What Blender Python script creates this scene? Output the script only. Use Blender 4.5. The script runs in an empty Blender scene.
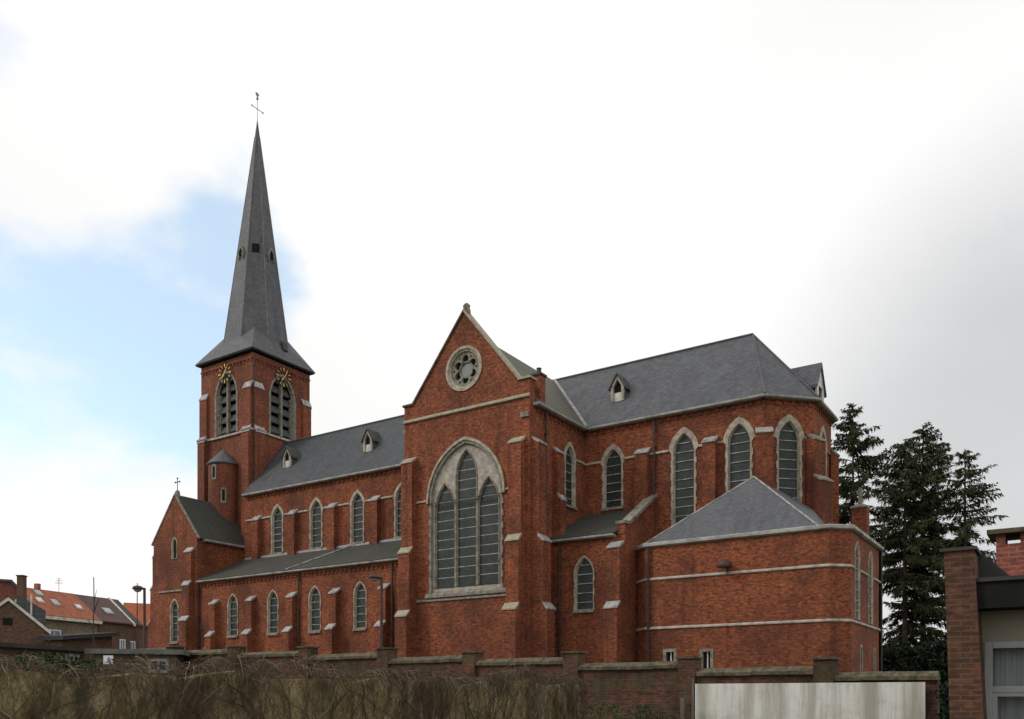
import bpy, bmesh, math, random
from mathutils import Vector, Matrix
from mathutils.geometry import tessellate_polygon
R = math.radians
S = bpy.context.scene
C = S.collection

# ------------------------------------------------------------------ camera, world, sun, exposure
G = -1.7                                   # ground level; the camera stands at eye height 0
YAW = 33.3
cam = bpy.data.cameras.new('camera'); camo = bpy.data.objects.new('camera', cam); C.objects.link(camo)
camo.location = (0, 0, 0); camo.rotation_euler = (R(90), 0, R(YAW))
cam.sensor_width = 36; cam.lens = 36*858/1024; cam.shift_y = (695-359.5)/1024
cam.clip_start = 0.1; cam.clip_end = 3000
S.camera = camo
S.render.resolution_x = 1024; S.render.resolution_y = 719
FW = Vector((-math.sin(R(YAW)), math.cos(R(YAW)))); RT = Vector((math.cos(R(YAW)), math.sin(R(YAW))))
SUN = Vector((-0.62, -0.55, 0.62)).normalized()

w = bpy.data.worlds.new('World'); S.world = w; w.use_nodes = True
nt = w.node_tree; nt.nodes.clear(); N = nt.nodes.new; L = nt.links.new
def wmath(op, a, b=None, c=None, clamp=False):
    n = N('ShaderNodeMath'); n.operation = op; n.use_clamp = clamp
    for i, v in enumerate((a, b, c)):
        if v is None: continue
        if isinstance(v, (int, float)): n.inputs[i].default_value = v
        else: L(v, n.inputs[i])
    return n.outputs[0]
tc = N('ShaderNodeTexCoord'); direction = tc.outputs['Generated']
def towards(px, py):
    v = Vector((FW.x*858+RT.x*(px-512), FW.y*858+RT.y*(px-512), 695-py)); return v.normalized()
def dotmask(v, c0, c1):
    d = N('ShaderNodeVectorMath'); d.operation = 'DOT_PRODUCT'; L(direction, d.inputs[0]); d.inputs[1].default_value = v
    m = N('ShaderNodeMapRange'); m.interpolation_type = 'SMOOTHSTEP'; L(d.outputs['Value'], m.inputs['Value'])
    m.inputs['From Min'].default_value = c0; m.inputs['From Max'].default_value = c1
    return m.outputs[0]
def wnoise(scale, detail, rough, off=(0, 0, 0), sc=(1, 1, 1)):
    mp = N('ShaderNodeMapping'); L(direction, mp.inputs['Vector']); mp.inputs['Location'].default_value = off; mp.inputs['Scale'].default_value = sc
    n = N('ShaderNodeTexNoise'); n.inputs['Scale'].default_value = scale; n.inputs['Detail'].default_value = detail
    n.inputs['Roughness'].default_value = rough; L(mp.outputs[0], n.inputs['Vector']); return n.outputs['Fac']
sky = N('ShaderNodeTexSky'); sky.sky_type = 'NISHITA'; sky.sun_disc = False
sky.sun_elevation = math.asin(SUN.z); sky.sun_rotation = math.atan2(SUN.x, SUN.y)
n1 = wnoise(3.2, 9, 0.55, (1.7, 0.4, 0.9), (1, 1, 1.7)); n2 = wnoise(1.6, 5, 0.5, (4.1, 2.2, 0.3), (1, 1, 1.5))
hole = dotmask(towards(40, 255), 0.955, 0.988)
hole2 = dotmask(towards(600, -900), 0.80, 0.99)
# gap = how far the clouds open: the opening's mask pushed about by noise
g = wmath('ADD', wmath('MULTIPLY', hole, 1.0), wmath('MULTIPLY', hole2, 0.15))
g = wmath('SUBTRACT', g, wmath('MULTIPLY', dotmask(towards(0, -120), 0.955, 0.995), 0.6))
g = wmath('ADD', g, wmath('MULTIPLY', wmath('SUBTRACT', n1, 0.5), 2.7))
mr = N('ShaderNodeMapRange'); mr.interpolation_type = 'SMOOTHSTEP'; L(g, mr.inputs['Value'])
mr.inputs['From Min'].default_value = 0.42; mr.inputs['From Max'].default_value = 0.95
gap = wmath('MULTIPLY', mr.outputs[0], 0.62)
grey = wmath('MULTIPLY', dotmask(towards(1080, 450), 0.940, 1.0), wmath('ADD', 0.62, wmath('MULTIPLY', n2, 0.7)))
cl = N('ShaderNodeMix'); cl.data_type = 'RGBA'; L(grey, cl.inputs['Factor'])
cl.inputs['A'].default_value = (10.8, 10.75, 10.7, 1); cl.inputs['B'].default_value = (6.5, 6.6, 6.75, 1)
var = N('ShaderNodeMix'); var.data_type = 'RGBA'; var.blend_type = 'MULTIPLY'; var.inputs['Factor'].default_value = 1
L(cl.outputs['Result'], var.inputs['A'])
vr = N('ShaderNodeMapRange'); L(n2, vr.inputs['Value']); vr.inputs['From Min'].default_value = 0.3; vr.inputs['From Max'].default_value = 0.75
vr.inputs['To Min'].default_value = 1.03; vr.inputs['To Max'].default_value = 0.90; L(vr.outputs[0], var.inputs['B'])
boost = N('ShaderNodeMix'); boost.data_type = 'RGBA'; boost.blend_type = 'MULTIPLY'; boost.inputs['Factor'].default_value = 1
L(sky.outputs[0], boost.inputs['A']); boost.inputs['B'].default_value = (2.25, 2.75, 2.6, 1)
mx = N('ShaderNodeMix'); mx.data_type = 'RGBA'; L(gap, mx.inputs['Factor']); L(var.outputs['Result'], mx.inputs['A']); L(boost.outputs['Result'], mx.inputs['B'])
bg = N('ShaderNodeBackground'); bg.inputs['Strength'].default_value = 0.1; L(mx.outputs['Result'], bg.inputs['Color'])
wo = N('ShaderNodeOutputWorld'); L(bg.outputs[0], wo.inputs['Surface'])

sl = bpy.data.lights.new('sun', 'SUN'); sl.energy = 1.35; sl.angle = R(11); sl.color = (1, 0.95, 0.88)
so = bpy.data.objects.new('sun', sl); C.objects.link(so); so.rotation_euler = SUN.to_track_quat('Z', 'Y').to_euler(); so.location = (0, 0, 60)
S.view_settings.view_transform = 'Standard'; S.view_settings.look = 'None'; S.view_settings.gamma = 1
S.view_settings.use_curve_mapping = False; S.view_settings.exposure = -0.05

# ------------------------------------------------------------------ materials
MATS = {}
class NT:
    def __init__(s, name):
        s.m = bpy.data.materials.new(name); s.m.use_nodes = True; s.t = s.m.node_tree
        s.b = s.t.nodes['Principled BSDF']; MATS[name] = s.m
        s.b.inputs['Specular IOR Level'].default_value = 0.3
    def n(s, k): return s.t.nodes.new(k)
    def l(s, a, b): s.t.links.new(a, b)
    def coord(s, kind='UV'):
        return s.n('ShaderNodeTexCoord').outputs[kind]
    def noise(s, scale, detail=5, rough=0.6, kind='Object', sc=(1, 1, 1)):
        c = s.coord(kind); mp = s.n('ShaderNodeMapping'); s.l(c, mp.inputs[0]); mp.inputs['Scale'].default_value = sc
        x = s.n('ShaderNodeTexNoise'); x.inputs['Scale'].default_value = scale; x.inputs['Detail'].default_value = detail
        x.inputs['Roughness'].default_value = rough; s.l(mp.outputs[0], x.inputs['Vector']); return x.outputs['Fac']
    def ramp(s, f, lo, hi, a=0.0, b=1.0):
        m = s.n('ShaderNodeMapRange'); s.l(f, m.inputs['Value']); m.inputs['From Min'].default_value = lo; m.inputs['From Max'].default_value = hi
        m.inputs['To Min'].default_value = a; m.inputs['To Max'].default_value = b; return m.outputs[0]
    def mix(s, f, a, b, blend='MIX'):
        m = s.n('ShaderNodeMix'); m.data_type = 'RGBA'; m.blend_type = blend
        for sock, v in (('Factor', f), ('A', a), ('B', b)):
            if isinstance(v, (int, float)): m.inputs[sock].default_value = v
            elif isinstance(v, tuple): m.inputs[sock].default_value = (*v, 1)
            else: s.l(v, m.inputs[sock])
        return m.outputs['Result']
    def out(s, col, rough=0.85, bump=None, dist=0.01, strength=0.6, metal=0.0):
        if isinstance(col, tuple): s.b.inputs['Base Color'].default_value = (*col, 1)
        else: s.l(col, s.b.inputs['Base Color'])
        s.b.inputs['Roughness'].default_value = rough; s.b.inputs['Metallic'].default_value = metal
        if bump is not None:
            bp = s.n('ShaderNodeBump'); bp.inputs['Distance'].default_value = dist; bp.inputs['Strength'].default_value = strength
            s.l(bump, bp.inputs['Height']); s.l(bp.outputs[0], s.b.inputs['Normal'])
        return s.m

def brick_mat(name, c1, c2, mortar, dark=(0.07, 0.03, 0.025), bw=0.22, rh=0.075, patch=0.45, ms=0.011, moss=0.0, streak=0.35):
    s = NT(name)
    br = s.n('ShaderNodeTexBrick'); s.l(s.coord('UV'), br.inputs['Vector'])
    br.inputs['Scale'].default_value = 1; br.inputs['Brick Width'].default_value = bw; br.inputs['Row Height'].default_value = rh
    br.inputs['Mortar Size'].default_value = ms; br.inputs['Mortar Smooth'].default_value = 0.2; br.inputs['Bias'].default_value = -0.1
    br.inputs['Color1'].default_value = (*c1, 1); br.inputs['Color2'].default_value = (*c2, 1); br.inputs['Mortar'].default_value = (*mortar, 1)
    # some courses' bricks burnt darker: stretched noise at brick size
    bn = s.noise(1.0, 3, 0.7, 'UV', (3.3, 8.5, 1)); col = s.mix(s.ramp(bn, 0.48, 0.62, 0, 0.78), br.outputs['Color'], dark)
    bo = s.noise(1.0, 3, 0.7, 'UV', (4.4, 10.0, 1.7))
    hi = s.mix(s.ramp(bo, 0.51, 0.65, 0, 0.78), col, tuple(min(1, v*k) for v, k in zip(c1, (1.45, 1.75, 1.85))))
    pn = s.noise(0.28, 9, 0.78); hi = s.mix(s.ramp(pn, 0.47, 0.60, 0, patch), hi, dark)
    pl_ = s.noise(0.13, 6, 0.7); hi = s.mix(s.ramp(pl_, 0.42, 0.62, 0, patch*0.6), hi, tuple(v*0.9 for v in dark))
    pm = s.noise(2.0, 7, 0.8, 'Object', (1, 1, 1.3)); col = s.mix(s.ramp(pm, 0.50, 0.66, 0, patch), hi, tuple(v*0.9 for v in dark))
    sn = s.noise(1.0, 4, 0.6, 'UV', (1.6, 0.12, 1)); col = s.mix(s.ramp(sn, 0.55, 0.72, 0, streak), col, tuple(v*0.75 for v in dark))
    if moss:
        mn = s.noise(1.3, 6, 0.7); col = s.mix(s.ramp(mn, 0.50, 0.66, 0, moss), col, (0.07, 0.075, 0.03))
    hgt = br.outputs['Fac']
    return s.out(col, 0.9, s.ramp(hgt, 0, 1, 1, 0), 0.008, 0.5)

brick_mat('brick', (0.350, 0.082, 0.026), (0.185, 0.043, 0.018), (0.19, 0.10, 0.06), dark=(0.055, 0.020, 0.014), patch=0.58, streak=0.6)
brick_mat('brick_tower', (0.315, 0.077, 0.028), (0.175, 0.044, 0.020), (0.16, 0.09, 0.06), dark=(0.062, 0.024, 0.017), patch=0.5, streak=0.6)
brick_mat('garden_brick', (0.125, 0.040, 0.024), (0.055, 0.023, 0.016), (0.095, 0.07, 0.048), dark=(0.026, 0.016, 0.011), moss=0.6, patch=0.7)
brick_mat('pillar_brick', (0.118, 0.040, 0.021), (0.055, 0.025, 0.017), (0.10, 0.078, 0.055), dark=(0.045, 0.022, 0.014), moss=0.2, bw=0.235, rh=0.065, ms=0.010, patch=0.45)
brick_mat('chimney_brick', (0.25, 0.065, 0.04), (0.17, 0.045, 0.03), (0.24, 0.15, 0.12), dark=(0.12, 0.035, 0.03), patch=0.3)
brick_mat('house_brick', (0.14, 0.065, 0.04), (0.08, 0.042, 0.028), (0.15, 0.11, 0.08), dark=(0.06, 0.035, 0.025), patch=0.4)
brick_mat('buff_brick', (0.24, 0.18, 0.11), (0.15, 0.10, 0.065), (0.22, 0.19, 0.15), dark=(0.10, 0.07, 0.05), patch=0.4)

def slate_mat(name, c1, c2, moss=None, mossf=0.5, bw=0.28, rh=0.17, patch=0.25, light=None):
    s = NT(name)
    br = s.n('ShaderNodeTexBrick'); s.l(s.coord('UV'), br.inputs['Vector'])
    br.inputs['Scale'].default_value = 1; br.inputs['Brick Width'].default_value = bw; br.inputs['Row Height'].default_value = rh
    br.inputs['Mortar Size'].default_value = 0.008; br.inputs['Mortar Smooth'].default_value = 0.1
    br.inputs['Color1'].default_value = (*c1, 1); br.inputs['Color2'].default_value = (*c2, 1)
    br.inputs['Mortar'].default_value = (*[v*0.5 for v in c2], 1)
    col = br.outputs['Color']
    pn = s.noise(0.5, 8, 0.72); col = s.mix(s.ramp(pn, 0.5, 0.68, 0, patch), col, tuple(v*0.45 for v in c2))
    rn = s.noise(1.0, 5, 0.65, 'UV', (2.2, 0.22, 1)); col = s.mix(s.ramp(rn, 0.52, 0.68, 0, 0.45), col, tuple(v*0.5 for v in c2))
    on = s.noise(1.0, 1, 0.5, 'UV', (3.6, 5.9, 1)); col = s.mix(s.ramp(on, 0.69, 0.73, 0, 0.28), col, tuple(v*2.0 for v in c1) if light is None else light)
    hn = s.noise(1.0, 6, 0.7, 'UV', (0.9, 0.35, 1)); col = s.mix(s.ramp(hn, 0.54, 0.7, 0, 0.35), col, tuple(v*1.7 for v in c1) if light is None else light)
    if moss:
        mn = s.noise(0.9, 7, 0.7); col = s.mix(s.ramp(mn, 0.36, 0.62, 0, mossf), col, moss)
    return s.out(col, 0.62, s.ramp(br.outputs['Fac'], 0, 1, 1, 0), 0.012, 0.5)
slate_mat('slate', (0.098, 0.102, 0.110), (0.064, 0.067, 0.073), patch=0.35)
slate_mat('slate_nave', (0.070, 0.075, 0.082), (0.046, 0.050, 0.056), patch=0.3)
slate_mat('slate_spire', (0.115, 0.117, 0.125), (0.082, 0.084, 0.092), patch=0.15)
slate_mat('slate_new', (0.125, 0.130, 0.142), (0.092, 0.096, 0.106), patch=0.25, light=(0.17, 0.175, 0.19), bw=0.2, rh=0.12)
slate_mat('slate_mossy', (0.055, 0.057, 0.055), (0.036, 0.038, 0.038), moss=(0.05, 0.053, 0.028), mossf=0.55)
slate_mat('slate_green', (0.075, 0.078, 0.062), (0.05, 0.052, 0.044), moss=(0.085, 0.072, 0.034), mossf=0.9)
slate_mat('tile_orange', (0.40, 0.105, 0.035), (0.25, 0.07, 0.03), bw=0.25, rh=0.33, light=(0.40, 0.14, 0.06))
slate_mat('tile_brown', (0.11, 0.052, 0.045), (0.075, 0.036, 0.034), bw=0.25, rh=0.33, light=(0.14, 0.075, 0.06))
slate_mat('tile_dark', (0.05, 0.045, 0.035), (0.03, 0.03, 0.025), bw=0.25, rh=0.33, moss=(0.045, 0.045, 0.02), light=(0.07, 0.06, 0.05))

def plain(name, c, c2=None, rough=0.8, scale=3, metal=0, sc=(1, 1, 1), lo=0.4, hi=0.68, kind='Object', bump=0.0, spec=None):
    s = NT(name); f = s.noise(scale, 7, 0.68, kind, sc)
    col = s.mix(s.ramp(f, lo, hi), c, c2 if c2 else tuple(v*0.6 for v in c))
    if spec is not None: s.b.inputs['Specular IOR Level'].default_value = spec
    return s.out(col, rough, f if bump else None, bump or 0.01, 0.6, metal)
plain('stone', (0.43, 0.375, 0.29), (0.17, 0.145, 0.112), scale=3.6, bump=0.02)
plain('stone_pale', (0.43, 0.385, 0.33), (0.19, 0.165, 0.135), scale=2.6, bump=0.02)
plain('stone_grey', (0.27, 0.245, 0.20), (0.09, 0.08, 0.062), scale=3.8, bump=0.02)
plain('stone_lichen', (0.34, 0.31, 0.24), (0.20, 0.175, 0.075), scale=3.5, lo=0.45, hi=0.68, bump=0.02)
plain('lead', (0.40, 0.39, 0.38), (0.13, 0.125, 0.12), rough=0.6, scale=2.5)
plain('gutter', (0.36, 0.35, 0.32), (0.15, 0.14, 0.125), rough=0.6, scale=1.6)
plain('dark_metal', (0.035, 0.03, 0.028), (0.06, 0.045, 0.035), rough=0.6, scale=4)
plain('lamp_metal', (0.075, 0.038, 0.03), (0.04, 0.025, 0.022), rough=0.55, scale=4)
plain('lamp_glass', (0.30, 0.30, 0.28), rough=0.4)
plain('louvre', (0.085, 0.088, 0.085), (0.045, 0.047, 0.045), scale=3)
plain('void', (0.012, 0.012, 0.012), (0.008, 0.008, 0.008), rough=1)
plain('white_paint', (0.72, 0.72, 0.70), (0.5, 0.5, 0.48), rough=0.5, scale=3)
plain('white_verge', (0.66, 0.63, 0.55), (0.35, 0.33, 0.28), rough=0.6, scale=2)
plain('grey_paint', (0.30, 0.31, 0.31), (0.24, 0.25, 0.25), rough=0.4, scale=2)
plain('black_board', (0.012, 0.012, 0.012), (0.02, 0.019, 0.018), rough=0.8, scale=2, spec=0.1)
plain('coping', (0.115, 0.092, 0.055), (0.038, 0.036, 0.018), scale=5, bump=0.04, lo=0.40, hi=0.60)
plain('felt', (0.05, 0.048, 0.045), (0.028, 0.028, 0.026), scale=1.2)
plain('felt_pale', (0.15, 0.15, 0.135), (0.07, 0.07, 0.06), scale=1.5)
plain('shed_wall', (0.16, 0.12, 0.09), (0.08, 0.06, 0.045), scale=2)
plain('twig', (0.105, 0.074, 0.044), (0.036, 0.026, 0.017), scale=1.3, rough=0.9)
plain('twig_pale', (0.25, 0.195, 0.13), (0.11, 0.085, 0.055), scale=1.3, rough=0.9)
plain('bark', (0.075, 0.056, 0.042), (0.03, 0.024, 0.02), scale=5, rough=0.95)
plain('roughcast', (0.27, 0.24, 0.185), (0.19, 0.165, 0.125), scale=60, lo=0.3, hi=0.7, bump=0.004)
plain('wood', (0.13, 0.11, 0.09), (0.07, 0.06, 0.05), scale=4, sc=(1, 1, 0.2))
plain('glass_blue', (0.06, 0.09, 0.16), (0.2, 0.25, 0.3), rough=0.2, scale=6)
plain('skylight_glass', (0.40, 0.43, 0.46), (0.28, 0.31, 0.34), rough=0.2, scale=3)
def leaf(name, c, c2, scale=0.9):
    s = NT(name); f = s.noise(scale, 4, 0.6); s.out(s.mix(s.ramp(f, 0.35, 0.65), c, c2), 0.75)
    s.b.inputs['Specular IOR Level'].default_value = 0.15
leaf('needles', (0.026, 0.038, 0.016), (0.062, 0.068, 0.028))
leaf('needles_dark', (0.013, 0.025, 0.015), (0.028, 0.036, 0.018))
leaf('leaf_green', (0.035, 0.065, 0.018), (0.075, 0.10, 0.03), 3)
leaf('leaf_dark', (0.016, 0.035, 0.015), (0.035, 0.055, 0.02), 2)
leaf('dead_leaf', (0.085, 0.065, 0.035), (0.05, 0.035, 0.022), 3)
s = NT('gold'); s.out((0.50, 0.35, 0.13), 0.5, metal=0.8)
s = NT('copper'); s.out((0.2, 0.16, 0.1), 0.5, metal=0.6)
# leaded glass
s = NT('leaded_glass'); br = s.n('ShaderNodeTexBrick'); s.l(s.coord('UV'), br.inputs['Vector'])
br.inputs['Scale'].default_value = 1; br.inputs['Brick Width'].default_value = 0.16; br.inputs['Row Height'].default_value = 0.11; br.inputs['Mortar Size'].default_value = 0.009
br.inputs['Color1'].default_value = (0.012, 0.019, 0.016, 1); br.inputs['Color2'].default_value = (0.030, 0.038, 0.033, 1); br.inputs['Mortar'].default_value = (0.016, 0.017, 0.015, 1)
pf = s.noise(1.2, 5, 0.6); s.out(s.mix(s.ramp(pf, 0.45, 0.7, 0, 0.45), br.outputs['Color'], (0.055, 0.063, 0.056)), 0.42)
s = NT('rose_glass'); f = s.noise(9, 3, 0.5); s.out(s.mix(f, (0.13, 0.16, 0.14), (0.24, 0.26, 0.24)), 0.5)
# net curtain behind the window
s = NT('curtain'); f = s.noise(1, 3, 0.5, 'Object', (38, 38, 0.6)); s.out(s.mix(s.ramp(f, 0.3, 0.7), (0.24, 0.25, 0.25), (0.40, 0.41, 0.41)), 0.7)
# mossy render of the vine wall
s = NT('mossy_render'); a = s.noise(2.3, 9, 0.8); b = s.noise(1.0, 8, 0.78, 'Object', (1, 1, 0.45)); c = s.noise(16, 7, 0.85)
col = s.mix(s.ramp(a, 0.42, 0.6), (0.42, 0.32, 0.175), (0.16, 0.13, 0.045)); col = s.mix(s.ramp(b, 0.48, 0.58, 0, 0.85), col, (0.05, 0.036, 0.022))
col = s.mix(s.ramp(c, 0.48, 0.64, 0, 0.7), col, (0.06, 0.048, 0.02)); s.out(col, 0.95, c, 0.03, 0.7)
# whitewash with runs of dirt
s = NT('whitewash'); a = s.noise(1, 5, 0.6, 'Object', (2.3, 2.3, 0.18)); b = s.noise(3, 6, 0.7); c = s.noise(1, 4, 0.6, 'Object', (9, 9, 0.5))
col = s.mix(s.ramp(a, 0.44, 0.64, 0, 0.8), (0.62, 0.61, 0.58), (0.27, 0.25, 0.20)); col = s.mix(s.ramp(c, 0.5, 0.72, 0, 0.5), col, (0.26, 0.24, 0.18))
col = s.mix(s.ramp(b, 0.48, 0.70, 0, 0.45), col, (0.32, 0.29, 0.23)); s.out(col, 0.9)
# ground
s = NT('grass_ground'); a = s.noise(0.3, 8, 0.7); b = s.noise(6, 5, 0.7); col = s.mix(s.ramp(a, 0.4, 0.6), (0.045, 0.065, 0.022), (0.085, 0.07, 0.04))
s.out(s.mix(s.ramp(b, 0.4, 0.65, 0, 0.5), col, (0.03, 0.035, 0.015)), 0.95, b, 0.05)

# ------------------------------------------------------------------ mesh helpers
WLOC = {}
class Fr:
    """vertical plane: u runs along it, z up, d outward (to the right of u)"""
    def __init__(s, o, u):
        s.o = Vector(o); s.u = Vector(u).normalized(); s.n = Vector((s.u.y, -s.u.x))
    def P(s, u, z, d=0.0):
        p = s.o + s.u*u + s.n*d; return (p.x, p.y, z)
def south(Y): return Fr((0, Y), (1, 0))
def east(X): return Fr((X, 0), (0, 1))
def north(Y): return Fr((0, Y), (-1, 0))
def west(X): return Fr((X, 0), (0, -1))
def facet(a, b): return Fr(a, (b[0]-a[0], b[1]-a[1])), math.hypot(b[0]-a[0], b[1]-a[1])

class MB:
    def __init__(s): s.v = []; s.f = []; s.hulls = []
    def face(s, pts):
        i = len(s.v); s.v += [tuple(p) for p in pts]; s.f.append(tuple(range(i, i+len(pts)))); return s
    def box(s, F, u0, u1, z0, z1, d0, d1):
        return s.prism(F, [(u0, z0), (u1, z0), (u1, z1), (u0, z1)], d0, d1)
    def prism(s, F, poly, d0, d1):
        n = len(poly); i = len(s.v)
        s.v += [F.P(u, z, d0) for u, z in poly] + [F.P(u, z, d1) for u, z in poly]
        s.f.append(tuple(range(i, i+n))); s.f.append(tuple(range(i+2*n-1, i+n-1, -1)))
        for k in range(n):
            j = (k+1) % n; s.f.append((i+k, i+n+k, i+n+j, i+j))
        return s
    def side_prism(s, F, prof, u0, u1):
        """profile in (d, z), extruded along u"""
        n = len(prof); i = len(s.v)
        s.v += [F.P(u0, z, d) for d, z in prof] + [F.P(u1, z, d) for d, z in prof]
        s.f.append(tuple(range(i, i+n))); s.f.append(tuple(range(i+2*n-1, i+n-1, -1)))
        for k in range(n):
            j = (k+1) % n; s.f.append((i+k, i+n+k, i+n+j, i+j))
        return s
    def wall(s, F, outline, holes=(), th=0.5, back=True, d=0.0):
        loops = [outline] + list(holes)
        tris = tessellate_polygon([[Vector((p[0], p[1], 0)) for p in lp] for lp in loops])
        flat = [p for lp in loops for p in lp]; n = len(flat); i = len(s.v)
        s.v += [F.P(u, z, d) for u, z in flat]; s.v += [F.P(u, z, d-th) for u, z in flat]
        for t in tris:
            s.f.append(tuple(i+k for k in t))
            if back: s.f.append(tuple(i+n+k for k in reversed(t)))
        st = 0
        for lp in loops:
            m = len(lp)
            for k in range(m):
                a, b = st+k, st+(k+1) % m; s.f.append((i+a, i+b, i+n+b, i+n+a))
            st += m
        return s
    def ring(s, F, A, dA, B, dB):
        n = len(A); i = len(s.v)
        s.v += [F.P(u, z, dA) for u, z in A] + [F.P(u, z, dB) for u, z in B]
        for k in range(n):
            j = (k+1) % n; s.f.append((i+k, i+j, i+n+j, i+n+k))
        return s
    def hull(s, pts): s.hulls.append([tuple(p) for p in pts]); return s
    def tube(s, pts, rad, sides=4, cap=True):
        pts = [Vector(p) for p in pts]; n = len(pts); i = len(s.v)
        if not hasattr(rad, '__len__'): rad = [rad]*n
        for k, p in enumerate(pts):
            t = (pts[min(k+1, n-1)]-pts[max(k-1, 0)])
            t = t.normalized() if t.length > 1e-9 else Vector((0, 0, 1))
            a = t.cross(Vector((0, 0, 1)) if abs(t.z) < 0.95 else Vector((1, 0, 0))).normalized(); b = t.cross(a)
            for q in range(sides):
                th = 2*math.pi*q/sides; s.v.append(tuple(p + (a*math.cos(th)+b*math.sin(th))*rad[k]))
        for k in range(n-1):
            for q in range(sides):
                r = (q+1) % sides; s.f.append((i+k*sides+q, i+k*sides+r, i+(k+1)*sides+r, i+(k+1)*sides+q))
        if cap:
            s.f.append(tuple(range(i+sides-1, i-1, -1))); s.f.append(tuple(range(i+(n-1)*sides, i+n*sides)))
        return s
    def cone(s, c, prof, sides=16, squash=(1, 1)):
        """lathe round a vertical axis at c=(x,y): prof=[(r,z)...]"""
        i = len(s.v); n = len(prof)
        for r, z in prof:
            for q in range(sides):
                th = 2*math.pi*(q+0.5)/sides; s.v.append((c[0]+r*squash[0]*math.cos(th), c[1]+r*squash[1]*math.sin(th), z))
        for k in range(n-1):
            for q in range(sides):
                r_ = (q+1) % sides; s.f.append((i+k*sides+q, i+k*sides+r_, i+(k+1)*sides+r_, i+(k+1)*sides+q))
        s.f.append(tuple(range(i+sides-1, i-1, -1))); s.f.append(tuple(range(i+(n-1)*sides, i+n*sides)))
        return s
    def build(s, name, mat, parent=None, loc=None, smooth=False, bevel=0):
        if parent is not None: W = WLOC[parent.name]
        else: W = Vector(loc) if loc is not None else Vector((0, 0, 0))
        me = bpy.data.meshes.new(name); me.from_pydata([(v[0]-W.x, v[1]-W.y, v[2]-W.z) for v in s.v], [], s.f)
        bm = bmesh.new(); bm.from_mesh(me)
        for h in s.hulls:
            vs = [bm.verts.new((p[0]-W.x, p[1]-W.y, p[2]-W.z)) for p in h]
            r = bmesh.ops.convex_hull(bm, input=vs, use_existing_faces=False)
            dead = list({e for e in r['geom_interior']+r['geom_unused'] if isinstance(e, bmesh.types.BMVert)})
            if dead: bmesh.ops.delete(bm, geom=dead, context='VERTS')
            bmesh.ops.dissolve_limit(bm, angle_limit=0.01, verts=[v for v in vs if v.is_valid], edges=list({e for v in vs if v.is_valid for e in v.link_edges}))
        if len(bm.faces) < 4000: bmesh.ops.recalc_face_normals(bm, faces=bm.faces)
        uv = bm.loops.layers.uv.new('UVMap')
        for f in bm.faces:
            n = f.normal
            if abs(n.z) > 0.995 or n.length < 0.5: t = Vector((1, 0, 0)); q = Vector((0, 1, 0))
            else: t = Vector((-n.y, n.x, 0)).normalized(); q = n.cross(t)
            if abs(q.z) > 0.3 and q.z < 0: q = -q
            for lp in f.loops:
                co = lp.vert.co + W; lp[uv].uv = (co.dot(t), co.dot(q))
            f.smooth = smooth
        bm.to_mesh(me); bm.free()
        me.materials.append(MATS[mat])
        o = bpy.data.objects.new(name, me); C.objects.link(o)
        if parent is not None: o.parent = parent
        else: o.location = W
        WLOC[o.name] = W
        if bevel:
            b = o.modifiers.new('bevel', 'BEVEL'); b.width = bevel; b.segments = 2; b.limit_method = 'ANGLE'
        return o
def tag(o, label=None, cat=None, group=None, kind=None):
    if label: o['label'] = label
    if cat: o['category'] = cat
    if group: o['group'] = group
    if kind: o['kind'] = kind
    return o
def empty(name, loc, label, cat, group=None):
    o = bpy.data.objects.new(name, None); C.objects.link(o); o.location = loc; o.empty_display_size = 0.5
    WLOC[o.name] = Vector(loc); return tag(o, label, cat, group)
def at(px, f):
    """ground position seen in picture column px at forward distance f"""
    p = FW*f + RT*((px-512)/858*f); return p
def zz(py, f): return (695-py)/858*f

# ------------------------------------------------------------------ ground
g = MB(); g.face([(-900, -500, G), (900, -500, G), (900, 1300, G), (-900, 1300, G)])
o = g.build('ground', 'grass_ground'); tag(o, 'rough grass ground round the church and gardens', 'ground', kind='structure')

# ------------------------------------------------------------------ openings
def arch(cx, a, z0, z1, h, n=9, zs=None, tooth=None, ja=None):
    """pointed opening: right jamb up, arch, left jamb down. tooth=(extra width, block height)"""
    Rr = (a*a+h*h)/(2*a); c = a-Rr; th0 = math.atan2(h, -c)
    zj = zs if zs else [z0, z1]
    def jamb(sign):
        out = []
        for k in range(len(zj)-1):
            ex = (tooth if (tooth and k % 2 == 0) else 0.0)
            aj = a if ja is None else ja; out += [(cx+sign*(aj+ex), zj[k]), (cx+sign*(aj+ex), zj[k+1])]
        return out
    Rj = jamb(1); Lj = [(u, z) for u, z in reversed(jamb(-1))]
    top = []
    for k in range(1, n):
        th = th0*k/n; top.append((cx+c+Rr*math.cos(th), z1+Rr*math.sin(th)))
    mid = [(cx, z1+h)]
    return Rj + top + mid + [(2*cx-u, z) for u, z in reversed(top)] + Lj
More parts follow.
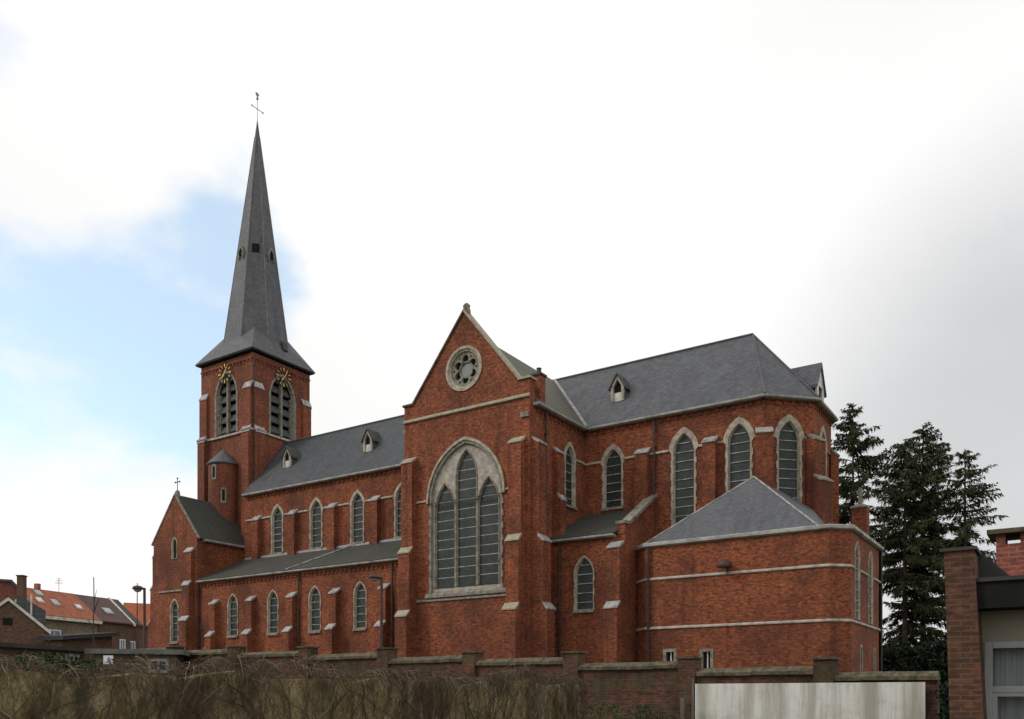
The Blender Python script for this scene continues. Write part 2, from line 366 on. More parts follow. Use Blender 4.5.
def lancet(F, cx, w, z0, ztop, parent, o=0.27, rise=0.88, bars=0.52, mat='stone', tooth=0.045, sill=True, deep=0.13, label=None, glass='leaded_glass'):
    """stone-framed pointed window; returns the hole for the wall"""
    w *= 1.06; a = w/2; h = w*rise; z1 = ztop-h
    nb = max(2, int((z1-z0)/0.36)); zs = [z0+(z1-z0)*k/nb for k in range(nb+1)]
    pane = arch(cx, a, z0+0.05, z1, h, zs=[max(z, z0+0.05) for z in zs]); inn = arch(cx, a+0.07, z0, z1, h+0.09, zs=zs)
    out = arch(cx, a+o, z0, z1, h+o*1.25, zs=zs, tooth=tooth, ja=a+0.07+(o-0.07)*0.38)
    m = MB(); m.ring(F, out, 0.0, out, 0.05); m.ring(F, out, 0.05, inn, 0.05); m.ring(F, inn, 0.05, pane, -deep); m.ring(F, pane, -deep, pane, -deep-0.06)
    wdw = m.build('window', mat, parent)
    if label: wdw['label'] = label
    MB().wall(F, arch(cx, a+0.01, z0+0.04, z1, h+0.01), th=0.03, d=-deep-0.03).build('pane', glass, wdw)
    if bars:
        z = z0+bars*0.8
        while z < z1+h*0.75:
            aw = a if z < z1 else a*(1-((z-z1)/h))**0.6
            MB().box(F, cx-aw, cx+aw, z, z+0.042, -deep-0.03, -deep+0.02).build('glazing_bar', 'lead', wdw); z += bars
    if sill:
        MB().side_prism(F, [(-deep, z0+0.06), (0.14, z0-0.03), (0.14, z0-0.17), (-0.02, z0-0.17)], cx-a-o*0.6-0.05, cx+a+o*0.6+0.05).build('sill', 'stone_grey', wdw)
    return arch(cx, a+0.10, z0-0.02, z1, h+0.14)
def buttress(F, uc, w, stages, parent, mat='brick', cap='lead', z0=G, capz=0.34):
    """stages=[(top z, depth)...] from the ground up"""
    prof = [(-0.1, z0)]
    for i, (zt, d) in enumerate(stages):
        nd = stages[i+1][1] if i+1 < len(stages) else 0.0
        prof += [(d, z0 if i == 0 else stages[i-1][0]+capz), (d, zt), (max(nd, 0.0), zt+capz)]
    prof.append((-0.1, stages[-1][0]+capz))
    b = MB().side_prism(F, prof, uc-w/2, uc+w/2).build('buttress', mat, parent)
    for i, (zt, d) in enumerate(stages):
        nd = stages[i+1][1] if i+1 < len(stages) else 0.0
        MB().side_prism(F, [(nd-0.04, zt+capz+0.07), (d+0.05, zt+0.03), (d+0.05, zt-0.05), (d-0.03, zt-0.05), (nd-0.04, zt+capz-0.1)], uc-w/2-0.03, uc+w/2+0.03).build('buttress_cap', cap, b)
    return b
def string(F, u0, u1, z, parent, h=0.14, d=0.09, mat='stone', name='string_course'):
    return MB().side_prism(F, [(-0.03, z+h), (0.02, z+h), (d, z+h*0.45), (d, z), (0.03, z-0.03), (-0.03, z-0.03)], u0, u1).build(name, mat, parent)
def corbels(F, u0, u1, z, parent, step=0.46):
    m = MB(); n = int((u1-u0)/step)
    m.box(F, u0, u1, z+0.26, z+0.36, -0.02, 0.09)
    for k in range(n):
        u = u0+(k+0.5)*(u1-u0)/n; m.box(F, u-0.09, u+0.09, z+0.05, z+0.262, -0.02, 0.065)
    return m.build('corbel_frieze', 'brick', parent)
def gutter(F, u0, u1, z, parent, d0=0.02, d1=0.38, h=0.17):
    return MB().side_prism(F, [(d0, z), (d1-0.1, z), (d1, z+0.06), (d1, z+h), (d0, z+h)], u0, u1).build('gutter', 'gutter', parent)
def downpipe(F, u, z0, z1, parent, r=0.06):
    m = MB(); m.tube([F.P(u, z0, 0.13), F.P(u, z1, 0.13)], r, 8)
    z = z0+1
    while z < z1: m.box(F, u-0.09, u+0.09, z, z+0.05, -0.01, 0.20); z += 2.2
    return m.build('downpipe', 'dark_metal', parent)

# ------------------------------------------------------------------ the church
CH = empty('church', (-35, 47, G), 'large red brick church with slate roofs, tall spire, transept gable and rounded choir', 'church')
BAYS = [-52.5, -48.2, -43.95, -39.7]
YN = 46.3; YN2 = 54.5; AX = 50.4; XT0 = -34.1; XT1 = -25.1; YT = 40.0; YA = 42.2
FN = south(YN)
# nave clerestory
holes = [lancet(FN, x, 0.95, 11.2, 14.7, CH) for x in BAYS]
nave = MB().wall(FN, [(-56.4, G), (XT0, G), (XT0, 16.3), (-56.4, 16.3)], holes).build('nave_wall', 'brick', CH)
MB().wall(north(YN2), [(25, G), (56.4, G), (56.4, 16.3), (25, 16.3)]).build('nave_wall', 'brick', CH)
edges = [-56.2]
for x in BAYS: edges += [x-0.80, x+0.80]
edges.append(XT0)
for k in range(0, len(edges), 2): string(FN, edges[k], edges[k+1], 14.05, nave)
corbels(FN, -56.2, XT0, 15.72, nave); gutter(FN, -56.3, XT0, 16.03, nave)
for x in (-54.7, -50.55, -46.3, -42.05, -37.8): buttress(FN, x, 0.75, [(13.95, 0.42)], CH, z0=9, capz=0.38)
MB().side_prism(FN, [(-0.02, 11.12), (0.16, 11.02), (0.16, 10.90), (-0.02, 10.90)], -56.2, XT0).build('lead_flashing', 'lead', nave)
# nave roof (solid)
EY = YN-0.32; EZ = 16.21; RZ = 21.38
MB().hull([(-56.3, EY, EZ), (-29.6, EY, EZ), (-56.3, YN2+0.32, EZ), (-29.6, YN2+0.32, EZ), (-56.3, AX, RZ), (-29.6, AX, RZ)]).build('nave_roof', 'slate_nave', CH)
# choir and apse
cr = [(XT1, YN), (-14.1, YN), (-12.0, 48.4), (-12.0, 52.4), (-14.1, 54.5)]
def out_pt(p, c, d): v = Vector(p)-Vector(c); return tuple(Vector(p)+v.normalized()*d)
CC = (-15.8, AX)
h1 = [lancet(FN, -23.18, 0.95, 11.25, 14.65, CH, o=0.32), lancet(FN, -18.69, 1.05, 9.3, 14.85, CH, o=0.36), lancet(FN, -15.47, 1.05, 9.3, 14.85, CH, o=0.36)]
choir = MB().wall(FN, [(XT1, G), (-14.1, G), (-14.1, 16.3), (XT1, 16.3)], h1).build('choir_wall', 'brick', CH)
F2, L2 = facet(cr[1], cr[2]); h2 = [lancet(F2, L2/2, 1.05, 9.3, 14.85, CH, o=0.36)]
ap2 = MB().wall(F2, [(0, G), (L2, G), (L2, 16.3), (0, 16.3)], h2).build('apse_wall', 'brick', CH)
F3, L3 = facet(cr[2], cr[3]); h3 = [lancet(F3, L3/2, 1.05, 9.3, 14.85, CH, o=0.36)]
ap3 = MB().wall(F3, [(0, G), (L3, G), (L3, 16.3), (0, 16.3)], h3).build('apse_wall', 'brick', CH)
F4, L4 = facet(cr[3], cr[4])
ap4 = MB().wall(F4, [(0, G), (L4, G), (L4, 16.3), (0, 16.3)]).build('apse_wall', 'brick', CH)
for F_, L_, p_ in ((F2, L2, ap2), (F3, L3, ap3), (F4, L4, ap4)):
    corbels(F_, 0, L_, 15.72, p_); gutter(F_, -0.15, L_+0.15, 16.03, p_)
for F_, a, b, p_ in ((FN, XT1, -23.95, choir), (FN, -22.40, -19.60, choir), (FN, -17.78, -16.38, choir), (FN, -14.56, -14.1, choir), (F2, 0, L2/2-0.92, ap2), (F2, L2/2+0.92, L2, ap2), (F3, 0, L3/2-0.92, ap3), (F3, L3/2+0.92, L3, ap3)):
    string(F_, a, b, 14.0, p_)
corbels(FN, XT1, -14.1, 15.72, choir); gutter(FN, XT1+0.4, -14.0, 16.03, choir)
buttress(FN, -21.15, 0.8, [(14.1, 0.45)], CH); buttress(FN, -17.05, 0.75, [(14.1, 0.45)], CH, z0=8)
def corner_frame(p, ang):   # d points along ang
    n = Vector((math.cos(R(ang)), math.sin(R(ang)))); return Fr(p, (-n.y, n.x))
buttress(corner_frame(cr[1], -67.5), 0, 0.85, [(14.1, 0.55)], CH, z0=8)
buttress(corner_frame(cr[2], -22.5), 0, 1.0, [(11.6, 0.85), (13.9, 0.40)], CH, cap='stone_grey')
buttress(corner_frame(cr[3], 22.5), 0, 1.0, [(9.5, 0.7), (13.9, 0.35)], CH, cap='stone_grey')
downpipe(FN, -20.45, 9, 16.2, choir); downpipe(FN, -20.45, G, 9, choir)
# choir roof: one solid hull out to the apse corners
oc = [out_pt(p, CC, 0.34) for p in cr[1:]]
pts = [(-31, EY, EZ), (-31, YN2+0.32, EZ), (-31, AX, RZ), (-16.0, AX, RZ)] + [(p[0], max(EY, min(YN2+0.32, p[1])), EZ) for p in oc]
pts[4] = (-13.95, EY, EZ); pts[7] = (-13.95, YN2+0.32, EZ)
MB().hull(pts).build('choir_roof', 'slate', CH)
rd = MB(); rd.tube([(-31, AX, RZ+0.02), (-16.0, AX, RZ+0.02)], 0.09, 6); rd.tube([(-56.3, AX, RZ+0.02), (-31.1, AX, RZ+0.02)], 0.09, 6)
rd.build('roof_ridge', 'slate', CH)
hp = MB()
for q in (pts[4], pts[5]): hp.tube([(-16.0, AX, RZ+0.02), (q[0], q[1], EZ+0.04)], 0.06, 5)
hp.build('hip_flashing', 'slate_spire', CH)
# transept
FT = south(YT); xc = -29.6
apexz = 22.15; shz = 17.45
# big triple window
bw_c = -29.5; hw = 2.70; zs_ = 11.45; bh = 3.35
def plate_outline(a, h, z0): return arch(bw_c, a, z0, zs_, h)
big_hole = arch(bw_c, hw-0.17, 5.9, zs_, bh-0.19, n=14)
nb = 16; zsl = [5.95+(zs_-5.95)*k/nb for k in range(nb+1)]
outer = arch(bw_c, hw, 5.95, zs_, bh, n=14, zs=zsl, tooth=0.07, ja=hw-0.10); inner = arch(bw_c, hw-0.20, 5.95, zs_, bh-0.22, n=14, zs=zsl); deep = arch(bw_c, hw-0.28, 5.95, zs_, bh-0.32, n=14, zs=zsl)
m = MB(); m.ring(FT, outer, 0, outer, 0.06); m.ring(FT, outer, 0.06, inner, 0.06); m.ring(FT, inner, 0.06, deep, -0.14)
wb = m.build('window', 'stone_grey', CH); wb['label'] = 'large three-light pointed window of the transept gable under a pale stone head'
MB().ring(FT, arch(bw_c, hw+0.10, zs_-0.1, zs_, bh+0.13, n=14), 0.13, arch(bw_c, hw-0.04, zs_-0.1, zs_, bh-0.05, n=14), 0.13).ring(FT, arch(bw_c, hw+0.10, zs_-0.1, zs_, bh+0.13, n=14), 0.0, arch(bw_c, hw+0.10, zs_-0.1, zs_, bh+0.13, n=14), 0.13).build('hood_mould', 'stone', wb)
lights = [(-31.06, 1.34, 12.35), (-29.50, 1.34, 14.15), (-27.94, 1.34, 12.35)]
lh = []
for cx, ww, zt in lights:
    a = ww/2; h = ww*1.1; lh.append(arch(cx, a+0.06, 6.3, zt-h, h+0.07))
MB().wall(FT, arch(bw_c, hw-0.24, 6.0, zs_, bh-0.26, n=14), lh, th=0.22, d=-0.10).build('head_plate', 'stone_pale', wb)
for (cx, ww, zt), hl in zip(lights, lh):
    a = ww/2; h = ww*1.1; z1 = zt-h
    m = MB(); A = arch(cx, a+0.11, 6.32, z1, h+0.16); B = arch(cx, a+0.05, 6.32, z1, h+0.06); D = arch(cx, a-0.03, 6.32, z1, h-0.03)
    m.ring(FT, A, -0.11, A, -0.05); m.ring(FT, A, -0.05, B, -0.05); m.ring(FT, B, -0.05, D, -0.18)
    m.build('light_moulding', 'stone_grey', wb)
    MB().wall(FT, arch(cx, a+0.02, 6.32, z1, h+0.02), th=0.03, d=-0.21).build('pane', 'leaded_glass', wb)
    z = 6.9
    while z < zt-0.35:
        aw = a if z < z1 else a*(1-((z-z1)/h))**0.6; MB().box(FT, cx-aw, cx+aw, z, z+0.04, -0.30, -0.20).build('glazing_bar', 'lead', wb); z += 0.56
MB().side_prism(FT, [(-0.2, 6.2), (0.13, 5.92), (0.13, 5.75), (-0.02, 5.75)], bw_c-hw-0.2, bw_c+hw+0.2).build('sill', 'stone_grey', wb)
# rose
rz, rr = 18.9, 1.30; rc = xc
def circ(r, n=36, c=(rc, rz)): return [(c[0]+r*math.cos(2*math.pi*k/n), c[1]+r*math.sin(2*math.pi*k/n)) for k in range(n)]
def foil(n=72, r0=0.46, R0=0.60, r1=0.225, k6=6):
    out = []
    for i in range(n):
        th = 2*math.pi*i/n; best = r0
        for q in range(k6):
            ph = math.pi/2+2*math.pi*q/k6; dx = R0*math.cos(th-ph); dy = R0*math.sin(th-ph)
            if abs(dy) < r1 and dx > 0: best = max(best, dx+math.sqrt(r1*r1-dy*dy))
        out.append((rc+best*math.cos(th), rz+best*math.sin(th)))
    return out
m = MB(); m.ring(FT, circ(rr), 0, circ(rr), 0.06); m.ring(FT, circ(rr), 0.06, circ(rr-0.16), 0.06); m.ring(FT, circ(rr-0.16), 0.06, circ(rr-0.20), -0.02)
m.ring(FT, circ(rr-0.20), -0.02, circ(rr-0.28), -0.03); m.ring(FT, circ(rr-0.28), -0.03, circ(rr-0.34), -0.26)
rose = m.build('rose_window', 'stone', CH)
dots = [circ(0.065, 8, (rc+0.80*math.cos(math.pi/2+math.pi/6+q*math.pi/3), rz+0.80*math.sin(math.pi/2+math.pi/6+q*math.pi/3))) for q in range(6)]
MB().wall(FT, circ(rr-0.30), [foil()]+dots, th=0.18, d=-0.13).build('tracery', 'stone_grey', rose)
MB().wall(FT, circ(rr-0.36), th=0.03, d=-0.36).build('pane', 'leaded_glass', rose)
MB().ring(FT, circ(0.50), -0.20, circ(0.42), -0.20).ring(FT, circ(0.50), -0.32, circ(0.50), -0.20).ring(FT, circ(0.42), -0.32, circ(0.42), -0.20).build('inner_ring', 'stone_grey', rose)
MB().wall(FT, circ(0.43), th=0.03, d=-0.27).build('centre_pane', 'rose_glass', rose)
slope = (apexz-shz)/3.85
gable = MB().wall(FT, [(XT0, G), (XT1, G), (XT1, shz), (xc+3.85, shz), (xc, apexz), (xc-3.85, shz), (XT0, shz)], [big_hole, circ(rr-0.1)], th=0.55).build('gable_wall', 'brick', CH)
for sg in (-1, 1):
    A = Vector((xc+sg*3.80, shz+0.02)); B = Vector((xc, apexz+0.02)); nrm = Vector((sg*(B.y-A.y), sg*sg*abs(B.x-A.x)))*0.001 + Vector((sg*(B.y-A.y), abs(B.x-A.x))).normalized()*0.10
    cp = MB(); cp.prism(FT, [(A.x, A.y), (B.x, B.y), (B.x, B.y+0.17), (A.x+nrm.x, A.y+nrm.y)], -0.62, 0.09)
    cp.box(FT, min(xc+sg*3.75, xc+sg*4.58), max(xc+sg*3.75, xc+sg*4.58), shz+0.01, shz+0.13, -0.62, 0.10)
    cp.build('gable_coping', 'stone_lichen' if sg > 0 else 'coping', gable)
MB().cone((xc, YT+0.25), [(0.24, apexz+0.0), (0.24, apexz+0.25), (0.19, apexz+0.30), (0.22, apexz+0.5), (0.10, apexz+0.62)], 6).build('finial', 'stone_grey', gable)
string(FT, XT0, XT1, 16.45, gable, h=0.20, d=0.12, mat='stone_lichen')
string(FT, XT0+0.95, bw_c-hw-0.12, 11.5, gable, h=0.12); string(FT, bw_c+hw+0.12, XT1-1.0, 11.5, gable, h=0.12)
string(FT, XT0+0.95, XT1-1.0, 5.55, gable, h=0.14, mat='stone_grey')
st = [(4.70, 1.0), (8.5, 0.72), (13.95, 0.45)]
buttress(FT, XT0+0.55, 0.85, st, CH, cap='stone_lichen'); buttress(FT, XT1-0.72, 0.85, st, CH, cap='stone_lichen')
FE = east(XT1)
hE = [lancet(FE, 44.45, 0.9, 11.25, 14.7, CH)]
te = MB().wall(FE, [(YT+0.55, G), (YN, G), (YN, 16.3), (YT+0.55, 16.3)], hE).build('transept_wall', 'brick', CH)
MB().wall(west(XT0), [(-YN, G), (-YT-0.55, G), (-YT-0.55, 16.3), (-YN, 16.3)]).build('transept_wall', 'brick', CH)
MB().wall(north(60.8), [(25.1, G), (34.1, G), (34.1, shz), (29.6, 21.4), (25.1, shz)]).build('gable_wall', 'brick', CH)
MB().wall(FE, [(YN2, G), (60.8, G), (60.8, 16.3), (YN2, 16.3)]).build('transept_wall', 'brick', CH)
string(FE, 43.1, 43.75, 14.05, te); string(FE, 45.15, YN, 14.05, te); corbels(FE, YT+0.55, YN, 15.72, te); gutter(FE, YT+0.3, YN-0.35, 16.03, te)
gutter(west(XT0), -YN+0.3, -YT-0.3, 16.03, te)
buttress(FE, YT+0.6, 0.85, [(4.75, 1.0), (8.5, 0.75), (13.95, 0.45)], CH)
buttress(FE, 42.75, 0.6, [(11.2, 0.55), (13.95, 0.35)], CH)
downpipe(FE, 41.55, G, 16.1, te)
MB().box(FT, XT1-0.55, XT1-0.05, 15.35, 15.62, 0, 0.12).build('corner_stone', 'stone_grey', gable)
MB().hull([(XT0-0.32, YT+0.5, EZ), (XT1+0.32, YT+0.5, EZ), (XT0-0.32, 60.7, EZ), (XT1+0.32, 60.7, EZ), (xc, YT+0.5, RZ-0.05), (xc, 60.7, RZ-0.05)]).build('transept_roof', 'slate_green', CH)
tv = MB()
tv.tube([(xc, AX, RZ+0.02), (XT1+0.32, EY+0.0, EZ+0.03)], 0.11, 5); tv.build('valley_flashing', 'lead', CH)
ch = MB(); Fc = south(41.0)
ch.box(Fc, XT1-0.44, XT1+0.06, 15.9, 17.95, -0.55, 0.0)
cs = ch.build('chimney', 'brick', CH)
cc = MB(); cc.box(Fc, XT1-0.51, XT1+0.13, 17.95, 18.07, -0.63, 0.08)
cc.cone((XT1-0.19, 41.27), [(0.16, 18.06), (0.12, 18.35), (0.15, 18.36), (0.15, 18.42)], 8)
cc.build('chimney_cap', 'dark_metal', cs)
# south aisle
FA = south(YA)
hA = [lancet(FA, x, 0.85, 4.45, 7.4, CH, o=0.16) for x in (-52.7, -48.3, -44.05, -39.8)]
hA.append(lancet(FA, -55.95, 0.45, 2.0, 3.5, CH, o=0.15, bars=0, sill=False, tooth=0.0))
aisle = MB().wall(FA, [(-56.7, G), (XT0, G), (XT0, 8.75), (-56.7, 8.75)], hA, th=0.45).build('aisle_wall', 'brick', CH)
for x in (-54.6, -50.45, -46.15, -41.95, -37.5): buttress(FA, x, 0.62, [(4.45, 0.80), (6.9, 0.45)], CH, capz=0.34)
corbels(FA, -56.6, XT0, 8.22, aisle, 0.40); gutter(FA, -56.6, XT0, 8.62, aisle, 0.02, 0.38, 0.16)
def leanto(x0, x1, name='aisle_roof', mat='slate_mossy', p=CH):
    return MB().hull([(x0, YA-0.36, 8.82), (x1, YA-0.36, 8.82), (x0, YN-0.01, 10.98), (x1, YN-0.01, 10.98), (x0, YN-0.01, 8.75), (x1, YN-0.01, 8.75)]).build(name, mat, p)
ar = leanto(-56.68, XT0)
MB().tube([(-46.6, YA-0.34, 8.87), (-44.4, YN-0.02, 11.02)], 0.05, 4).build('flashing', 'lead', ar)
downpipe(FA, -45.55, G, 8.6, aisle); downpipe(FA, -36.9, G, 8.6, aisle)
# small lean-to chapel east of the transept
hL = [lancet(FA, -22.9, 0.95, 4.75, 7.6, CH, o=0.15)]
lc = MB().wall(FA, [(XT1, G), (-20.4, G), (-20.4, 8.75), (XT1, 8.75)], hL, th=0.45).build('chapel_wall', 'brick', CH)
gutter(FA, XT1+0.2, -20.95, 8.62, lc, 0.02, 0.38, 0.16); leanto(XT1+0.01, -20.86, 'chapel_roof')
FL = east(-20.4)
MB().wall(FL, [(YA+0.45, G), (YN, G), (YN, 11.45), (YA+0.45, 9.25)], th=0.44).build('chapel_wall', 'brick', CH)
MB().box(FL, YA-0.05, YA+0.452, 8.75, 9.30, -0.44, 0.01).build('kneeler', 'brick', lc)
MB().prism(FL, [(YA-0.10, 9.30), (YA+0.45, 9.30), (YN, 11.5), (YN, 11.68), (YA+0.38, 9.47), (YA-0.10, 9.47)], -0.52, 0.08).build('gable_coping', 'stone_grey', lc)
buttress(FA, -20.85, 0.75, [(4.7, 0.85), (8.0, 0.5)], CH)
downpipe(FA, -24.4, G, 8.6, lc)
# western gabled wing under the tower
XW0, XW1, YW = -62.2, -56.7, 42.0
FW_ = south(YW); wxc = (XW0+XW1)/2
hW = [lancet(FW_, wxc, 0.75, 4.2, 7.4, CH, o=0.18), lancet(FW_, wxc, 0.42, 10.75, 12.3, CH, o=0.14, bars=0, sill=False, tooth=0.03, deep=0.05, glass='void')]
wg = MB().wall(FW_, [(XW0, G), (XW1, G), (XW1, 12.3), (wxc, 15.68), (XW0, 12.3)], hW).build('wing_wall', 'brick', CH)
MB().wall(east(XW1), [(YW+0.5, G), (47.15, G), (47.15, 12.0), (YW+0.5, 12.0)]).build('wing_wall', 'brick', CH)
MB().wall(west(XW0), [(-47.15, G), (-YW-0.5, G), (-YW-0.5, 12.0), (-47.15, 12.0)]).build('wing_wall', 'brick', CH)
gutter(east(XW1), YW+0.5, 46.3, 11.9, wg, 0.02, 0.35, 0.2); string(FW_, XW0+0.7, XW1-0.9, 8.15, wg, h=0.14, mat='stone_grey')
for sg in (-1, 1):
    A = (wxc+sg*2.95, 12.05); B = (wxc, 15.78)
    MB().prism(FW_, [A, B, (B[0], B[1]+0.15), (A[0]+sg*0.07, A[1]+0.09)], -0.11, 0.05).build('gable_coping', 'stone_grey', wg)
MB().hull([(XW0-0.28, YW+0.12, 12.1), (XW1+0.28, YW+0.12, 12.1), (XW0-0.28, 47.2, 12.1), (XW1+0.28, 47.2, 12.1), (wxc, YW+0.12, 15.85), (wxc, 47.2, 15.85)]).build('wing_roof', 'slate_mossy', CH)
MB().cone((wxc, YW+0.25), [(0.24, 15.6), (0.18, 16.1), (0.05, 16.25)], 4).build('finial', 'stone_grey', wg)
cr_ = MB(); cx_, cy_ = wxc, YW+0.25
cr_.tube([(cx_, cy_, 16.2), (cx_, cy_, 17.15)], 0.03, 6); Fk = south(cy_); cr_.box(Fk, cx_-0.28, cx_+0.28, 16.84, 16.89, -0.03, 0.03)
for du, dz in ((-0.27, 16.865), (0.27, 16.865), (0, 17.16)): cr_.box(Fk, cx_+du-0.05, cx_+du+0.05, dz-0.05, dz+0.05, -0.04, 0.04)
cr_.build('cross', 'dark_metal', wg)
bst = [(5.75, 0.75), (8.5, 0.5), (11.1, 0.30)]
buttress(FW_, XW1-0.75, 0.85, bst, CH); buttress(west(XW0), -YW-0.5, 0.8, [(5.75, 0.9), (8.5, 0.6), (11.1, 0.3)], CH)
downpipe(FA, -56.58, G, 8.6, wg)
# tower
TX0, TX1, TY0, TY1 = -63.05, -56.4, 47.15, 53.4; TZ = 28.15
def belfry(F, uc, parent):
    hwid = 1.45; z0, z1, h = 21.95, 25.15, 2.15
    nb = 9; zs = [z0+(z1-z0)*k/nb for k in range(nb+1)]
    A = arch(uc, hwid, z0, z1, h, n=12, zs=zs, tooth=0.05); B = arch(uc, hwid-0.17, z0, z1, h-0.20, n=12, zs=zs); D = arch(uc, hwid-0.28, z0, z1, h-0.34, n=12, zs=zs)
    m = MB(); m.ring(F, A, 0, A, 0.05); m.ring(F, A, 0.05, B, 0.05); m.ring(F, B, 0.05, D, -0.22); b = m.build('belfry_window', 'stone_grey', parent)
    mu = MB(); mu.box(F, uc-0.10, uc+0.10, z0, z1+1.6, -0.38, -0.08)
    for sg in (-1, 1): mu.box(F, uc+sg*(hwid-0.36)-0.05, uc+sg*(hwid-0.36)+0.05, z0, z1+0.3, -0.44, -0.22)
    mu.build('mullion', 'stone_grey', b)
    lv = MB(); z = z0+0.15
    while z < z1+h-0.5:
        aw = hwid-0.25 if z+0.4 < z1 else (hwid-0.25)*max(0.1, (1-((z+0.4-z1)/h)))**0.6
        lv.side_prism(F, [(-0.50, z+0.62), (-0.24, z+0.04), (-0.21, z+0.14), (-0.47, z+0.70)], uc-aw, uc+aw); z += 0.86
    lv.build('louvre', 'louvre', b)
    MB().wall(F, arch(uc, hwid+0.15, z0-0.1, z1, h+0.15), th=0.03, d=-0.70).build('dark_backing', 'void', b)
    MB().side_prism(F, [(-0.3, z0+0.12), (0.16, z0-0.12), (0.16, z0-0.28), (-0.02, z0-0.28)], uc-1.75, uc+1.75).build('sill', 'stone_pale', b)
    # clock: gilt numerals and hands on a thin iron ring across the window head
    cz = 27.0; cr0 = 0.80; ck = MB()
    for k in range(12):
        th = math.pi/2-k*math.pi/6; c, s_ = math.cos(th), math.sin(th); wd = 0.032 if k % 3 else 0.05
        i0, i1 = (0.54, 0.78) if k % 3 else (0.50, 0.80)
        ck.prism(F, [(uc+c*i0-s_*wd*0.6, cz+s_*i0+c*wd*0.6), (uc+c*i1-s_*wd, cz+s_*i1+c*wd), (uc+c*i1+s_*wd, cz+s_*i1-c*wd), (uc+c*i0+s_*wd*0.6, cz+s_*i0-c*wd*0.6)], 0.16, 0.20)
    clk = ck.build('clock', 'gold', parent)
    ring = MB()
    for r_ in (0.46, 0.84):
        P = [(uc+r_*math.cos(2*math.pi*k/28), cz+r_*math.sin(2*math.pi*k/28)) for k in range(29)]
        ring.tube([F.P(u, z, 0.14) for u, z in P], 0.032, 4, cap=False)
    for k in range(4): ring.tube([F.P(uc+0.84*math.cos(math.pi/4+k*math.pi/2), cz+0.84*math.sin(math.pi/4+k*math.pi/2), 0.14), F.P(uc+0.84*math.cos(math.pi/4+k*math.pi/2), cz+0.84*math.sin(math.pi/4+k*math.pi/2), -0.02)], 0.02, 4)
    ring.build('clock_ring', 'dark_metal', clk)
    for ang, ln, wd in ((55, 0.74, 0.035), (232, 0.52, 0.06)):
        th = R(ang); c, s_ = math.cos(th), math.sin(th)
        MB().prism(F, [(uc-s_*0.03, cz+c*0.03), (uc+c*ln*0.6-s_*wd, cz+s_*ln*0.6+c*wd), (uc+c*ln, cz+s_*ln), (uc+c*ln*0.6+s_*wd, cz+s_*ln*0.6-c*wd), (uc+s_*0.03, cz-c*0.03)], 0.22, 0.25).build('clock_hand', 'gold', clk)
    return arch(uc, hwid-0.12, z0-0.02, z1, h-0.14)
tw = {}
for nm, F, u0, u1 in (('s', south(TY0), TX0, TX1), ('e', east(TX1), TY0, TY1), ('n', north(TY1), -TX1, -TX0), ('w', west(TX0), -TY1, -TY0)):
    uc = (u0+u1)/2; a0, a1 = (u0, u1) if nm in 'sn' else (u0+0.5, u1-0.5)
    hb = [belfry(F, uc, CH)]
    if nm not in 'sn':
        pass
    t_ = MB().wall(F, [(a0, G), (a1, G), (a1, TZ), (a0, TZ)], hb).build('tower_wall', 'brick_tower', CH); tw[nm] = t_
    corbels(F, u0+0.02, u1-0.02, TZ-0.75, t_, 0.42)
    for ub, sg in ((u0+0.50, 1), (u1-0.50, -1)):
        buttress(F, ub, 0.92, [(21.6, 0.42), (25.3, 0.22)], CH, mat='brick_tower', cap='lead', capz=0.55)
        string(F, ub-0.5, ub+0.5, 21.75, t_, h=0.22, d=0.50, mat='stone_pale')
    string(F, u0+0.9, uc-1.7, 21.7, t_, h=0.22, d=0.14, mat='stone_pale'); string(F, uc+1.7, u1-0.9, 21.7, t_, h=0.22, d=0.14, mat='stone_pale')
FTs = south(TY0)
downpipe(east(TX1), TY0+0.02, 15, TZ-0.2, tw['e'], 0.05)
# stair turret
tc_ = (-59.40, 46.60)
tur = MB().cone(tc_, [(1.20, 11.5), (1.20, 19.05)], 28).build('stair_turret', 'brick_tower', CH)
MB().cone(tc_, [(1.24, 19.0), (1.34, 19.12), (1.32, 19.18), (0.03, 20.5)], 28).build('turret_roof', 'slate_spire', tur)
base_ang = math.degrees(math.atan2(-tc_[1], -tc_[0]))
for da, zc_ in ((0, 16.4), (-38, 18.3)):
    Ft = corner_frame((tc_[0]+1.17*math.cos(R(base_ang+da)), tc_[1]+1.17*math.sin(R(base_ang+da))), base_ang+da)
    m = MB(); m.ring(Ft, [(-0.22, zc_-0.62), (0.22, zc_-0.62), (0.22, zc_+0.62), (-0.22, zc_+0.62)], 0.07, [(-0.11, zc_-0.46), (0.11, zc_-0.46), (0.11, zc_+0.46), (-0.11, zc_+0.46)], 0.07)
    m.ring(Ft, [(-0.22, zc_-0.62), (0.22, zc_-0.62), (0.22, zc_+0.62), (-0.22, zc_+0.62)], -0.1, [(-0.22, zc_-0.62), (0.22, zc_-0.62), (0.22, zc_+0.62), (-0.22, zc_+0.62)], 0.07)
    m.build('turret_window', 'stone_grey', tur)
    MB().box(Ft, -0.13, 0.13, zc_-0.51, zc_+0.51, 0.0, 0.045).build('turret_pane', 'void', tur)
